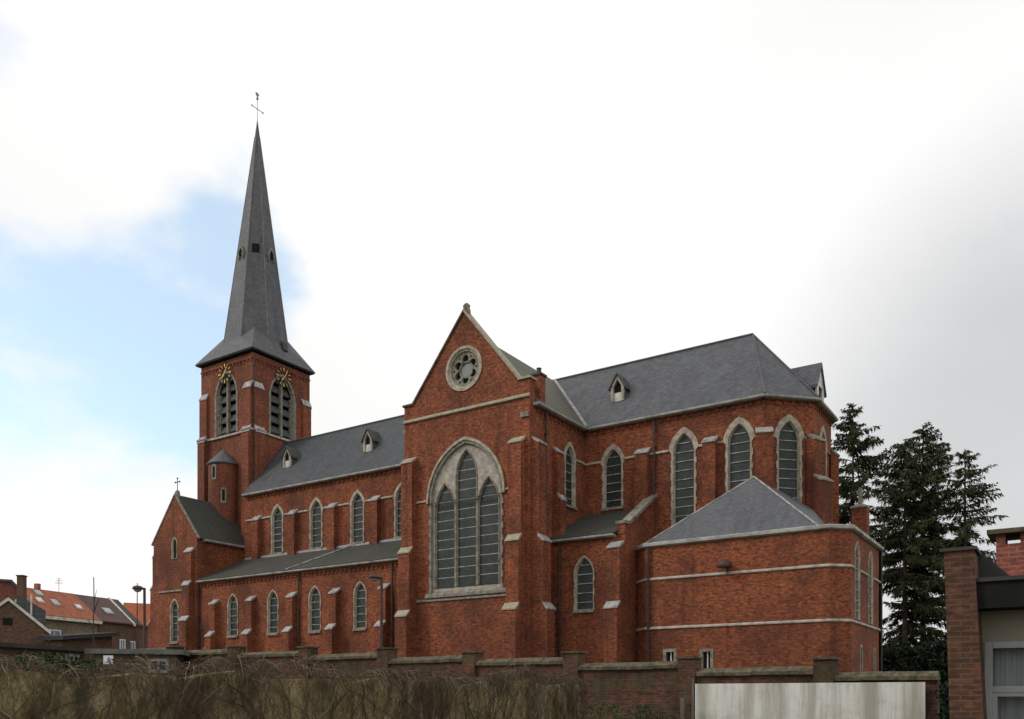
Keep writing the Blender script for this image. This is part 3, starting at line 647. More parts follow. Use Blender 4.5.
# spire
ax_, ay_ = -59.55, (TY0+TY1)/2
EVZ = 28.4; hs = 3.50; hw_ = 3.88; a0 = 2.66; zb = 30.05; TIP = 50.2
def octa(a, z):
    t = a*math.tan(R(22.5)); return [(ax_+x, ay_+y, z) for x, y in ((a, -t), (a, t), (t, a), (-t, a), (-a, t), (-a, -t), (-t, -a), (t, -a))]
sq = [(ax_+hs, ay_-hs, EVZ), (ax_+hs, ay_+hs, EVZ), (ax_-hw_, ay_+hs, EVZ), (ax_-hw_, ay_-hs, EVZ)]
sp = MB(); o8 = octa(a0, zb)
def oct_at(z): return octa(a0*(TIP-z)/(TIP-zb), z)
levels = [zb, 36, 42, 47, TIP-0.05]
for k in range(len(levels)-1):
    A = oct_at(levels[k]); B = oct_at(levels[k+1])
    for q in range(8): sp.face([A[q], A[(q+1) % 8], B[(q+1) % 8], B[q]])
# flared skirt: trapezium on each side, little pyramid (broach) on each corner
mid = []
for q in range(4):
    a, b = sq[q-1] if q else sq[3], sq[q]
sides = [((sq[0], sq[1]), (o8[0], o8[1])), ((sq[1], sq[2]), (o8[2], o8[3])), ((sq[2], sq[3]), (o8[4], o8[5])), ((sq[3], sq[0]), (o8[6], o8[7]))]
for (s0, s1), (p0, p1) in sides: sp.face([s0, s1, p1, p0])
br_z = 31.05
for cq, (pa, pb), sgn in ((sq[0], (o8[7], o8[0]), (1, -1)), (sq[1], (o8[1], o8[2]), (1, 1)), (sq[2], (o8[3], o8[4]), (-1, 1)), (sq[3], (o8[5], o8[6]), (-1, -1))):
    ar_ = a0*(TIP-br_z)/(TIP-zb); k = ar_*math.sqrt(2)*math.cos(R(45))*1.0
    tip = (ax_+sgn[0]*(ar_/math.sqrt(2)), ay_+sgn[1]*(ar_/math.sqrt(2)), br_z)
    sp.face([cq, pa, tip]); sp.face([cq, tip, pb])
sp.face([(x, y, EVZ) for x, y, _ in sq])
spire = sp.build('spire', 'slate_spire', CH)
MB().box(south(ay_-hs+0.05), ax_-hw_+0.05, ax_+hs-0.05, EVZ-0.10, EVZ-0.005, -2*hs+0.1, 0.0).build('eaves_board', 'felt', spire)
hr = MB()
for q in range(8): hr.tube([o8[q], oct_at(48.5)[q]], [0.045, 0.03], 4)
hr.build('hip_roll', 'stone_grey', spire)
def spire_dormer(ang, z, big=True):
    aa = a0*(TIP-z)/(TIP-zb); Fd = corner_frame((ax_+aa*math.cos(R(ang)), ay_+aa*math.sin(R(ang))), ang)
    m = MB(); m.prism(Fd, [(-0.30, z-0.5), (-0.21, z-0.5), (-0.21, z+0.10), (0, z+0.45), (0.21, z+0.10), (0.21, z-0.5), (0.30, z-0.5), (0.34, z+0.08), (0, z+0.68), (-0.34, z+0.08)], -0.35, 0.20)
    d_ = m.build('lucarne', 'stone_grey', spire)
    MB().prism(Fd, [(-0.22, z-0.2), (0.22, z-0.2), (0.22, z+0.10), (0, z+0.46), (-0.22, z+0.10)], -0.3, 0.12).build('lucarne_opening', 'void', d_)
for a_ in (0, 90, 180, 270): spire_dormer(a_, 37.75)
for a_ in (-45, 135):
    z = 38.1; aa = a0*(TIP-z)/(TIP-zb); Fd = corner_frame((ax_+aa*math.cos(R(a_)), ay_+aa*math.sin(R(a_))), a_)
    MB().box(Fd, -0.30, 0.30, z-0.35, z+0.35, -0.3, 0.10).build('hatch', 'void', spire)
Fd = corner_frame((ax_+3.0, ay_+0.5), 0)
MB().hull([Fd.P(-0.30, 29.45, 0.10), Fd.P(0.20, 29.45, 0.10), Fd.P(-0.30, 30.3, -0.22), Fd.P(0.20, 30.3, -0.22), Fd.P(-0.30, 29.4, -0.6), Fd.P(0.20, 29.4, -0.6)]).build('roof_hatch', 'felt', spire)
Fx = east(ax_); xs = MB(); xs.tube([(ax_, ay_, TIP-0.4), (ax_, ay_, 51.9)], 0.022, 6); xs.box(Fx, ay_-0.62, ay_+0.62, 51.0, 51.04, -0.02, 0.02)
for du in (-0.6, 0.6): xs.box(Fx, ay_+du-0.06, ay_+du+0.06, 50.97, 51.07, -0.03, 0.03)
xs.cone((ax_, ay_), [(0.02, 51.8), (0.10, 51.88), (0.10, 51.98), (0.02, 52.06)], 8)
x_ = xs.build('cross', 'copper', spire)
MB().prism(Fx, [(ay_-0.04, 52.05), (ay_+0.10, 52.15), (ay_+0.22, 52.45), (ay_+0.07, 52.33), (ay_-0.04, 52.5), (ay_-0.11, 52.38), (ay_-0.22, 52.35)], -0.02, 0.02).build('weathercock', 'copper', spire)
# lucarnes on the main roofs
def lucarne(x, z):
    y = EY+(z-EZ)/(RZ-EZ)*(AX-EY); Fd = south(y)
    m = MB(); m.prism(Fd, [(x-0.40, z-0.45), (x-0.27, z-0.45), (x-0.27, z+0.45), (x, z+0.9), (x+0.27, z+0.45), (x+0.27, z-0.45), (x+0.40, z-0.45), (x+0.46, z+0.40), (x, z+1.2), (x-0.46, z+0.40)], 0.30, 0.46)
    l_ = m.build('lucarne', 'stone_pale', CH)
    MB().box(Fd, x-0.28, x+0.28, z-0.45, z+0.1, 0.25, 0.36).build('lucarne_panel', 'white_verge', l_)
    MB().prism(Fd, [(x-0.28, z+0.1), (x+0.28, z+0.1), (x+0.28, z+0.45), (x, z+0.9), (x-0.28, z+0.45)], 0.2, 0.28).build('lucarne_opening', 'void', l_)
    MB().prism(Fd, [(x-0.42, z-0.5), (x+0.42, z-0.5), (x+0.42, z+0.42), (x, z+1.12), (x-0.42, z+0.42)], -0.9, 0.22).build('lucarne_body', 'slate', l_)
    MB().prism(Fd, [(x-0.56, z+0.28), (x, z+1.2), (x+0.56, z+0.28), (x+0.52, z+0.42), (x, z+1.30), (x-0.52, z+0.42)], -0.8, 0.56).build('lucarne_roof', 'slate_mossy', l_)
for px, py in ((620.5, 396), (371.5, 447), (291, 463)):
    # solve for the point of the roof slope seen in that pixel
    dx = FW.x*858+RT.x*(px-512); dy = FW.y*858+RT.y*(px-512); k = (695-py)
    sl_ = (RZ-EZ)/(AX-EY); t = (EZ-sl_*EY)/(k-sl_*dy); lucarne(dx*t, k*t)
# east dormer of the apse
dm = MB(); Fd = east(-12.25)
dm.prism(Fd, [(AX-0.8, 16.4), (AX+0.8, 16.4), (AX+0.8, 17.5), (AX, 18.65), (AX-0.8, 17.5)], -3.2, 0.0)
d_ = dm.build('dormer', 'slate', CH)
MB().prism(Fd, [(AX-1.05, 17.2), (AX, 18.72), (AX+1.05, 17.2), (AX+1.05, 17.36), (AX, 18.9), (AX-1.05, 17.36)], -2.4, 0.22).build('dormer_roof', 'slate', d_)
MB().wall(Fd, [(AX-0.82, 16.4), (AX+0.82, 16.4), (AX+0.82, 17.5), (AX, 18.66), (AX-0.82, 17.5)], [[(AX-0.4, 16.6), (AX+0.4, 16.6), (AX+0.4, 17.5), (AX-0.4, 17.5)]], th=0.1, d=0.13).build('dormer_front', 'white_verge', d_)
# sacristy
SC = [(-20.35, 43.7), (-19.5, 42.9), (-9.9, 42.9), (-9.08, 43.72), (-9.08, 51.2), (-12.0, 51.2)]
sz = 7.95
frs = [facet(SC[k], SC[k+1]) for k in range(5)]
FS = south(42.9)
def slit(F, u, w, z0, z1, parent, o=0.16):
    q = lambda e, zz0=0: [(u-w/2-e, z0-e), (u+w/2+e, z0-e), (u+w/2+e, z1+e), (u-w/2-e, z1+e)]
    m = MB(); m.ring(F, q(o), 0, q(o), 0.03); m.ring(F, q(o), 0.03, q(0), 0.03); m.ring(F, q(0), 0.03, q(0), -0.2); wn = m.build('window', 'stone_grey', parent)
    MB().box(F, u-w/2-0.01, u+w/2+0.01, z0-0.01, z1+0.01, -0.22, -0.18).build('pane', 'void', wn)
    MB().box(F, u-0.03, u+0.03, z0, z1, -0.18, -0.15).build('glazing_bar', 'white_paint', wn)
    return q(0.02)
for k, (F_, L_) in enumerate(frs):
    hl = []
    if k == 1:
        hl = [slit(F_, -18.1+19.5, 0.45, 1.75, 2.30, CH), slit(F_, -16.06+19.5, 0.42, 1.2, 2.25, CH)]
    if k == 3:
        hl = [lancet(F_, 45.0-43.72, 0.85, 3.75, 7.45, CH, o=0.16, tooth=0.03, sill=False, deep=0.03), lancet(F_, 48.3-43.72, 0.85, 3.75, 7.45, CH, o=0.16, tooth=0.03, sill=False, deep=0.03),
              slit(F_, 46.0-43.72, 0.3, 1.1, 2.4, CH), slit(F_, 49.4-43.72, 0.3, 1.1, 2.4, CH)]
    wl = MB().wall(F_, [(0, G), (L_, G), (L_, sz), (0, sz)], hl, th=0.45).build('sacristy_wall', 'brick', CH)
    e0 = 0.02; 
    for z_ in (6.2, 3.55):
        if k == 3 and z_ > 4:
            for a, b in ((0, 0.55), (2.0, 3.85), (5.3, L_)): string(F_, a, b, z_, wl, h=0.13, d=0.08, mat='stone_pale')
        else: string(F_, -e0, L_+e0, z_, wl, h=0.13, d=0.08, mat='stone_pale')
    MB().side_prism(F_, [(-0.1, sz), (0.10, sz+0.02), (0.20, sz+0.08), (0.20, sz+0.22), (0.17, sz+0.26), (-0.1, sz+0.26)], -0.08, L_+(0.08 if k != 3 else -0.05)).build('gutter', 'gutter', wl)
MB().hull([(-20.2, 43.7, sz+0.1), (-19.4, 43.05, sz+0.1), (-10.0, 43.05, sz+0.1), (-9.25, 43.8, sz+0.1), (-9.25, 51.1, sz+0.1), (-20.2, 51.1, sz+0.1),
           (-20.2, 43.7, sz+0.26), (-19.4, 43.05, sz+0.26), (-10.0, 43.05, sz+0.26), (-9.25, 43.8, sz+0.26), (-9.25, 51.1, sz+0.26), (-20.2, 51.1, sz+0.26)]).build('flat_roof', 'felt_pale', CH)
hz = sz+0.262
pyr = [(-14.38, 45.45, 11.68), (-19.95, 43.35, hz), (-10.45, 43.3, hz), (-10.6, 49.0, hz), (-20.0, 46.5, hz), (-11.9, 48.2, 10.1)]
hip = MB().hull(pyr).build('hip_roof', 'slate_new', CH)
hm = MB(); hm.tube([pyr[0], pyr[1]], 0.06, 5); hm.tube([pyr[0], pyr[2]], 0.06, 5); hm.build('hip_flashing', 'lead', hip)
downpipe(FS, -19.3, G, sz, CH); downpipe(east(-9.12), 50.95, G, sz, CH)
# rear chimney pier with stone pinnacle
pc = (-10.05, 50.75)
pr = MB().box(south(pc[1]-0.35), pc[0]-0.4, pc[0]+0.4, sz, 10.4, -0.75, 0).build('pinnacle_pier', 'brick', CH)
MB().cone(pc, [(0.60, 10.4), (0.60, 10.5), (0.16, 10.65), (0.11, 11.55), (0.02, 11.6)], 4).build('pinnacle', 'stone_grey', pr)
# lamp on the sacristy wall
lx = -14.95; lz = 6.62
m = MB(); m.cone((lx, 42.45), [(0.05, lz-0.14), (0.38, lz-0.12), (0.40, lz-0.03), (0.34, lz+0.14), (0.20, lz+0.25), (0.03, lz+0.29)], 16); wl_ = m.build('wall_lamp', 'lamp_metal', CH)
MB().tube([(lx+0.05, 42.92, lz-0.45), (lx+0.05, 42.75, lz-0.1), (lx, 42.5, lz)], 0.03, 6).build('bracket', 'dark_metal', wl_)

# ------------------------------------------------------------------ garden wall with stepped copings
YG = 22.0
GW = empty('garden_wall', (-12, YG, G), 'long old brick garden wall with sloping mossy copings stepping down in front of the church', 'wall')
def xg(px, Y=YG): dx = FW.x*858+RT.x*(px-512); dy = FW.y*858+RT.y*(px-512); return dx/dy*Y
segs = [(120, 168, 1.99), (172, 230, 1.82), (234, 302, 1.64), (305, 381, 1.47), (384, 467, 1.27), (470, 569, 1.13), (572, 685, 0.93), (688, 822, 0.72), (825, 938, 0.56)]
FG = south(YG)
rng = random.Random(5)
for px0, px1, zt in segs:
    x0, x1 = xg(px0), xg(px1)
    pn = MB().box(FG, x0, x1, G, zt-0.20, -0.30, 0.0).build('wall_panel', 'garden_brick', GW)
    x_a = x0+0.12; n = max(1, round((x1-x0)/0.9)); cp = MB()
    prof = [(0.09, zt-0.21), (0.09, zt-0.12), (-0.10, zt), (-0.20, zt), (-0.39, zt-0.12), (-0.39, zt-0.21)]
    for k in range(n):
        a = x0+(x1-x0)*k/n; b = x0+(x1-x0)*(k+1)/n; j = rng.uniform(-0.008, 0.008)
        cp.side_prism(FG, [(d, z+j) for d, z in prof], a+0.003, b-0.003)
    cp.build('coping', 'coping', GW)
for (px, zt) in ((170, 1.98), (232, 1.86), (303.5, 1.72), (382.5, 1.56), (468.5, 1.33), (570.5, 1.23), (686.5, 0.98), (823.5, 0.88)):
    x = xg(px, YG-0.1)
    p = MB().box(FG, x-0.24, x+0.24, G, zt, -0.38, 0.12).build('pier', 'garden_brick', GW)
    MB().box(FG, x-0.29, x+0.29, zt, zt+0.05, -0.43, 0.17).build('pier_cap', 'coping', p)
x0, x1 = xg(697, YG-0.04), xg(926, YG-0.04)
ww_ = MB().box(FG, x0, x1, G, 0.30, 0.14, 0.18).build('whitewashed_panel', 'whitewash', GW)
ww_['label'] = 'whitewashed panel with brown dirt runs on the right end of the wall'
pt = MB(); xp = xg(694, YG-0.1); pt.box(FG, xp-0.03, xp+0.03, G, 0.42, 0.13, 0.19); pt.box(FG, xp+0.11, xp+0.15, G, 0.30, 0.07, 0.12)
o = pt.build('wooden_post', 'wood', None, (xp, YG-0.15, G)); tag(o, 'thin grey wooden posts at the left edge of the whitewashed wall panel', 'post')
xp = xg(682, YG-0.6); o = MB().box(south(YG-0.6), xp-0.05, xp+0.05, G, -0.08, -0.08, 0).build('fence_post', 'wood', None, (xp, YG-0.6, G), bevel=0.01)
tag(o, 'short weathered grey post standing before the brick wall beside the low bushes', 'post')

# ------------------------------------------------------------------ near wall under bare vines
XI = -9.2
IW = empty('boundary_wall', (XI, 10, G), 'weathered yellowish rendered wall hidden under leafless vines in the left foreground', 'wall')
FI = east(XI)
rng = random.Random(11)
us = [-6+k*0.25 for k in range(int(22.9/0.25)+1)]
top = [(u, 0.24+0.035*math.sin(u*1.9)+0.03*math.sin(u*4.3+1)+rng.uniform(-0.015, 0.015)) for u in us]
MB().wall(FI, [(us[0], G), (us[-1], G)] + top[::-1], th=0.26).build('wall_body', 'mossy_render', IW)
MB().box(FI, us[-1], us[-1]+0.28, G, 0.28, -0.28, 0.03).build('brick_end', 'garden_brick', IW)
v = MB(); vp = MB()
def ztop(u): return 0.27+0.035*math.sin(u*1.9)+0.03*math.sin(u*4.3+1)
n_v = 1150
for k in range(n_v):
    u = -3+19.9*rng.random()**1.25; z = rng.uniform(-1.2, 0.15) if rng.random() < 0.6 else -1.2
    dz = rng.uniform(0.10, 0.18); drift = rng.gauss(0, 0.09); pts = []; d = rng.uniform(0.015, 0.09); r = rng.choice([0.003, 0.004, 0.005, 0.006, 0.010])
    if rng.random() < 0.15: drift *= 2
    for j in range(20):
        pts.append((XI+d, u, z)); u += drift*0.6+rng.gauss(0, 0.035); z += dz*rng.uniform(0.3, 1.1); d = min(0.16, max(0.012, d+rng.gauss(0, 0.012)))
        if z > ztop(u)+rng.uniform(-0.05, 0.06): break
    if u > 16.8: continue
    if len(pts) > 3: (vp if rng.random() < 0.12 else v).tube(pts, [r*(1-0.6*i/len(pts)) for i in range(len(pts))], 3, cap=False)
# hanging mat of twigs over the crest
for k in range(3800):
    u = rng.uniform(-3, 16.9); L_ = rng.uniform(0.10, 0.5)*(0.7 if u < 9 else 0.9); a = rng.uniform(0, 2*math.pi); x = XI-rng.uniform(-0.10, 0.30); z = ztop(u)+rng.uniform(-0.06, 0.10)
    bumpy = 0.16*max(0, math.sin(u*0.9+0.7))+0.12*max(0, math.sin(u*2.3))+0.07*max(0, math.sin(u*5.1+2)); z += bumpy*rng.random()
    dx, dy, dz = math.cos(a)*0.5, math.sin(a), rng.uniform(-0.1, 0.35); pts = []
    if rng.random() < 0.35: dx = abs(dx)+0.2
    for j in range(8):
        pts.append((x, u, z)); st_ = L_/7; x += dx*st_; u += dy*st_; z += dz*st_; dz -= rng.uniform(0.05, 0.42); dx += rng.gauss(0, 0.15); dy += rng.gauss(0, 0.2)
        if x < XI+0.02 and z < ztop(u): z = ztop(u)+0.01
    if max(p[1] for p in pts) > 17.05: continue
    r = rng.choice([0.003, 0.004, 0.006]); (vp if rng.random() < 0.15 else v).tube(pts, [r*(1-0.5*i/8) for i in range(8)], 3, cap=False)
# a few thick pale stems
for k in range(30):
    u = rng.uniform(-1, 17); z = G; pts = []; d = 0.05; dr = rng.gauss(0, 0.05); r = rng.uniform(0.010, 0.020)
    for j in range(18):
        pts.append((XI+d, u, z)); u += dr+rng.gauss(0, 0.04); z += 0.125
        if z > ztop(u): break
    if max(p[1] for p in pts) > 16.8: continue
    (vp if k % 4 == 0 else v).tube(pts, [r*(1-0.5*i/len(pts)) for i in range(len(pts))], 5, cap=False)
root = empty('climbing_vine', (XI, 10, G), 'tangle of leafless brown creeper stems over the rendered wall in the left foreground', 'vine'); root['kind'] = 'stuff'
v.build('stem', 'twig', root); vp.build('pale_stem', 'twig_pale', root)
dl = MB()
for k in range(5200):
    u = rng.uniform(-3, 16.9); z = rng.uniform(-1.3, ztop(u)+0.06); 
    if math.sin(u*1.3+2*z)+rng.gauss(0, 0.5) < 0.2 and z < ztop(u)-0.15: continue
    x = XI+rng.uniform(0.02, 0.16); s_ = rng.uniform(0.008, 0.024)*(0.6 if u < 8 else 1); A = Vector((rng.gauss(0, 0.3), rng.gauss(0, 1), rng.gauss(0, 1))).normalized()*s_; B = Vector((rng.gauss(0, 0.5), rng.gauss(0, 1), rng.gauss(0, 1))).normalized()*s_
    P = Vector((x, u, z)); dl.face([P-A, P+B, P+A, P-B])
dl.build('withered_leaves', 'dead_leaf', root)

# ------------------------------------------------------------------ street lamps
def lamp(px, pyh, f, label, mast):
    p = at(px, f); zt = zz(pyh, f); r_ = empty('street_lamp', (p.x, p.y, G), label, 'street lamp', 'street lamps behind the garden wall')
    MB().tube([(p.x, p.y, G), (p.x, p.y, G+1.2), (p.x, p.y, zt)], [0.07, 0.07, 0.055], 12).build('pole', 'lamp_metal', r_)
    q = Vector((-RT.x, -RT.y)); a = Vector((p.x, p.y))
    h = a+q*0.30
    MB().tube([(p.x, p.y, zt-0.05), (*(a+q*0.2), zt+0.02), (*h, zt+0.04)], 0.055, 8).build('arm', 'lamp_metal', r_)
    hd = MB().cone(h, [(0.08, zt-0.10), (0.21, zt-0.05), (0.22, zt), (0.16, zt+0.08), (0.04, zt+0.11)], 18).build('lamp_head', 'lamp_metal', r_)
    MB().cone(h, [(0.04, zt-0.18), (0.13, zt-0.14), (0.17, zt-0.08)], 14).build('lamp_glass', 'lamp_glass', hd)
lamp(381.5, 577, 34, 'brown street lamp with domed head standing before the church aisle', 0)
lamp(144.5, 588, 37, 'brown street lamp with domed head beside the western church gable', 0)

# thin masts
def mast(px, py, f, label, r=0.05, wob=0.0, name='mast', twigs=0):
    p = at(px, f); zt = zz(py, f); rr_ = random.Random(int(px)); m = MB(); pts = []
    for k in range(7):
        q = k/6; pts.append((p.x+rr_.gauss(0, wob), p.y+rr_.gauss(0, wob), G+(zt-G)*q))
    m.tube(pts, [r*(1-0.5*k/6) for k in range(7)], 6)
    for k in range(twigs):
        q = rr_.uniform(0.4, 0.97); z = G+(zt-G)*q; a = rr_.uniform(0, 6.28); m.tube([(p.x, p.y, z), (p.x+0.25*math.cos(a), p.y+0.25*math.sin(a), z+0.5)], [0.02, 0.006], 3)
    o = m.build(name, 'bark', None, (p.x, p.y, G)); tag(o, label, 'tree' if name != 'mast' else 'mast')
mast(94, 577, 34, 'thin bare sapling stem rising in front of the brown tiled roof', 0.04, 0.03, 'sapling', 8)
mast(137.3, 583, 38, 'slender dark aerial mast just left of the lamp by the western gable', 0.04, 0.01)

# ------------------------------------------------------------------ houses on the left
ud = RT*0.357+FW*0.934
A0 = at(33, 85.0); FH = Fr(A0, ud)
def pyr_roof(F, u0, u1, ze, D, rise, parent, mat, name='roof'):
    return MB().side_prism(F, [(0.35, ze), (-D, ze+rise), (-2*D-0.35, ze), (-2*D-0.35, ze-0.15), (-D, ze+rise-0.18), (0.35, ze-0.15)], u0, u1).build(name, mat, parent)
def body(F, u0, u1, ze, D, rise, parent, mat):
    m = MB(); m.side_prism(F, [(0, G), (0, ze-0.1), (-D, ze+rise-0.25), (-2*D, ze-0.1), (-2*D, G)], u0+0.05, u1-0.05); return m.build('wall', mat, parent)
def win(F, u, z, w, h, parent, d=0.0, pane='glass_blue'):
    m = MB(); q = lambda e: [(u-w/2+e, z+e), (u+w/2-e, z+e), (u+w/2-e, z+h-e), (u-w/2+e, z+h-e)]
    m.ring(F, q(0), d, q(0), d+0.08); m.ring(F, q(0), d+0.08, q(0.12), d+0.08); m.ring(F, q(0.12), d+0.08, q(0.12), d); m.box(F, u-0.04, u+0.04, z, z+h, d, d+0.07)
    w_ = m.build('window', 'grey_paint' if pane == 'void' else 'white_paint', parent); MB().box(F, u-w/2+0.1, u+w/2-0.1, z+0.1, z+h-0.1, d, d+0.04).build('pane', pane, w_)
def skylight(F, u, ze, D, rise, s0, s1, w, parent, mat='skylight_glass'):
    f = lambda s: (0.35-(D+0.35)*s, ze+rise*s)
    (da, za), (db, zb_) = f(s0), f(s1)
    m = MB().side_prism(F, [(da, za+0.02), (db, zb_+0.02), (db, zb_+0.14), (da, za+0.14)], u-w/2, u+w/2); k = m.build('skylight', 'grey_paint', parent)
    e = 0.08; MB().side_prism(F, [(da-e, za+0.15), (db+e, zb_+0.09), (db+e, zb_+0.13), (da-e, za+0.19)], u-w/2+e, u+w/2-e).build('pane', mat, k)
ze = 8.05; D_ = 3.4; ri = 3.0
H1 = empty('house', (*A0, G), 'house with bright orange tiled roof and four skylights left of the church', 'house', 'terraced houses left of the church')
body(FH, -2.5, 7.95, ze, D_, ri, H1, 'buff_brick'); pyr_roof(FH, -2.5, 8.0, ze, D_, ri, H1, 'tile_orange')
MB().box(FH, 0.3, 8.1, ze-0.42, ze-0.10, 0.30, 0.50).build('gutter', 'white_verge', H1)
for u, s0, s1, mt in ((2.1, 0.42, 0.60, 'white_paint'), (2.9, 0.72, 0.90, 'skylight_glass'), (3.9, 0.40, 0.60, 'skylight_glass'), (6.6, 0.34, 0.50, 'white_paint')): skylight(FH, u, ze, D_, ri, s0, s1, 0.8, H1, mt)
win(FH, 2.4, 5.3, 1.6, 1.35, H1); win(FH, 5.6, 3.6, 1.0, 1.5, H1)
H2 = empty('house', (*(A0+ud*8), G), 'narrow house with dull purple-brown roof and one skylight next to the orange roof', 'house', 'terraced houses left of the church')
body(FH, 8.0, 12.5, ze, D_, ri, H2, 'house_brick'); pyr_roof(FH, 8.0, 12.6, ze-0.02, D_, ri, H2, 'tile_brown')
MB().side_prism(FH, [(0.42, ze-0.05), (-D_, ze+ri+0.12), (-D_, ze+ri-0.15), (0.42, ze-0.3)], 12.6, 12.85).build('verge_board', 'white_verge', H2)
skylight(FH, 10.4, ze, D_, ri, 0.30, 0.5, 1.1, H2); win(FH, 11.3, 4.2, 0.8, 2.0, H2)
FH3 = Fr(A0-Vector((FH.n.x, FH.n.y))*1.5, ud)
H3 = empty('house', (*(A0+ud*14), G), 'house with dark mossy roof between the brown roof and the church', 'house', 'terraced houses left of the church')
body(FH3, 12.9, 15.4, ze+0.1, 3.4, 3.1, H3, 'house_brick'); pyr_roof(FH3, 12.9, 15.5, ze+0.1, 3.4, 3.1, H3, 'tile_dark'); win(FH3, 14.2, 4.4, 0.9, 1.8, H3)
# far orange roof
A4 = at(124, 125); FH4 = Fr(A4, RT*0.9+FW*0.43)
H4 = empty('house', (*A4, G), 'distant house showing a plain orange roof behind the lamp by the western gable', 'house')
body(FH4, 0, 9, 10.2, 3.4, 3.6, H4, 'house_brick'); pyr_roof(FH4, 0, 9.2, 10.2, 3.4, 3.6, H4, 'tile_orange'); win(FH4, 4, 6, 1.2, 1.6, H4)
# far-left house with dark roof + chimney
A5 = at(-8, 80); FH5 = Fr(A5, RT*0.85+FW*0.52)
H5 = empty('house', (*A5, G), 'brick house with grey slate roof at the far left edge', 'house')
F5 = Fr(A5, RT*0.862+FW*0.506)
MB().prism(F5, [(-3.2, G), (2.5, G), (2.5, 9.55), (1.5, 10.6), (-1.4, 10.6), (-3.2, 9.0)], -5, 0).build('wall', 'chimney_brick', H5)
MB().prism(F5, [(-3.4, 9.0), (-1.4, 10.85), (1.6, 10.85), (2.75, 9.55), (2.6, 9.42), (1.5, 10.62), (-1.4, 10.62), (-3.3, 8.8)], -5.1, 0.2).build('roof', 'slate', H5)
pc5 = at(20, 79); Fc5 = Fr(pc5, RT)
ck5 = MB().box(Fc5, -0.30, 0.28, G, zz(576, 79), -0.6, 0).build('chimney', 'house_brick', H5); MB().box(Fc5, -0.36, 0.34, zz(576, 79), zz(576, 79)+0.1, -0.66, 0.06).build('chimney_cap', 'felt', ck5)
q = A0+ud*1.6-FH.n*D_; Fq = Fr(q, ud); ck1 = MB().box(Fq, 1.6, 2.0, ze+ri-0.5, ze+ri+0.55, -0.3, 0.2).build('chimney', 'tile_orange', H1)
# outbuilding with white barge boards
A6 = at(8.3, 50); F6 = Fr(A6, RT*0.862+FW*0.506)
H6 = empty('gabled_outbuilding', (*A6, G), 'small brick gable with white barge boards at the far left behind the vines', 'outbuilding')
za_ = zz(599, 50)-0.1; hw6 = 2.05; ze6 = zz(631, 50)
MB().prism(F6, [(-hw6, G), (hw6, G), (hw6, ze6), (0, za_), (-hw6, ze6)], -4, 0).build('wall', 'house_brick', H6)
for sg in (-1, 1): MB().prism(F6, [(sg*(hw6+0.1), ze6-0.12), (0, za_+0.0), (0, za_+0.2), (sg*(hw6+0.16), ze6+0.04)], -0.02, 0.12).build('barge_board', 'white_verge', H6)
MB().prism(F6, [(hw6+0.12, ze6+0.0), (0, za_+0.16), (-hw6-0.12, ze6), (-hw6-0.12, ze6+0.1), (0, za_+0.27), (hw6+0.12, ze6+0.1)], -4.1, -0.03).build('roof', 'tile_dark', H6)
MB().box(F6, -0.28, 0.22, zz(625, 50), zz(618, 50), 0.0, 0.03).build('window', 'void', H6)
# greyish tall shed panel between
A7 = at(30, 62); F7 = Fr(A7, RT*0.862+FW*0.506)
H7 = empty('rear_extension', (*A7, G), 'grey boarded rear extension between the brick gable and the orange roof', 'outbuilding')
MB().prism(F7, [(-1.0, G), (1.0, G), (1.0, zz(610, 62)), (-0.4, zz(598, 62)), (-1.0, zz(598, 62))], -1.2, 0).build('wall', 'slate', H7)
MB().box(F7, 0.02, 0.14, zz(625, 62), zz(594, 62), 0.02, 0.14).build('vent_pipe', 'white_verge', H7)
MB().box(F7, -0.95, -0.85, zz(615, 62), zz(600, 62), 0.02, 0.1).build('downpipe', 'white_verge', H7)
# sheds with flat roofs
def shed(px0, f0, px1, f1, py0, py1, wallm, roofm, label, over=0.35, th=0.22, depth=4.0, wins=()):
    a, b = at(px0, f0), at(px1, f1); F = Fr(a, b-a); L_ = (b-a).length; z0_, z1_ = zz(py0, f0), zz(py1, f1)
    r_ = empty('shed', (*a, G), label, 'shed', 'sheds behind the vine wall')
    MB().prism(F, [(0, G), (L_, G), (L_, z1_-th), (0, z0_-th)], -depth, 0).build('wall', wallm, r_)
    MB().prism(F, [(-0.3, z0_-th+0.01), (L_+0.3, z1_-th+0.01), (L_+0.3, z1_), (-0.3, z0_)], -depth-0.2, over).build('roof', roofm, r_)
    for u_, w_, h_ in wins:
        win(F, u_*L_, z0_+(z1_-z0_)*u_-th-0.15-h_, w_, h_, r_, pane='void')
    return r_
shed(-20, 40, 84, 46, 641.5, 648, 'house_brick', 'felt', 'long low brick shed with dark felt roof below the brick gable', wins=((0.75, 0.7, 0.5), (0.88, 0.7, 0.5)))
shed(62, 50, 112, 54, 636, 632, 'house_brick', 'felt', 'brick lean-to with dark roof slanting up below the purple-brown roof', th=0.25, depth=1.2)
shed(96, 33, 176, 33.5, 649, 650, 'shed_wall', 'felt_pale', 'low shed with pale flat roof nearest the western church gable', wins=((0.78, 0.75, 0.55),), th=0.2)
p = at(108.5, 32.4); Fp = Fr(p, RT); r_ = empty('notice_board', (*p, G), 'white panel with blue marks fixed low beside the pale-roofed shed', 'board')
MB().box(Fp, -0.18, 0.18, zz(664, 32.4), zz(655.5, 32.4), 0, 0.03).build('panel', 'white_paint', r_); MB().prism(Fp, [(-0.05, zz(663, 32.4)), (0.07, zz(662, 32.4)), (0.05, zz(657, 32.4)), (-0.02, zz(658, 32.4))], 0.032, 0.036).build('blue_mark', 'glass_blue', r_)
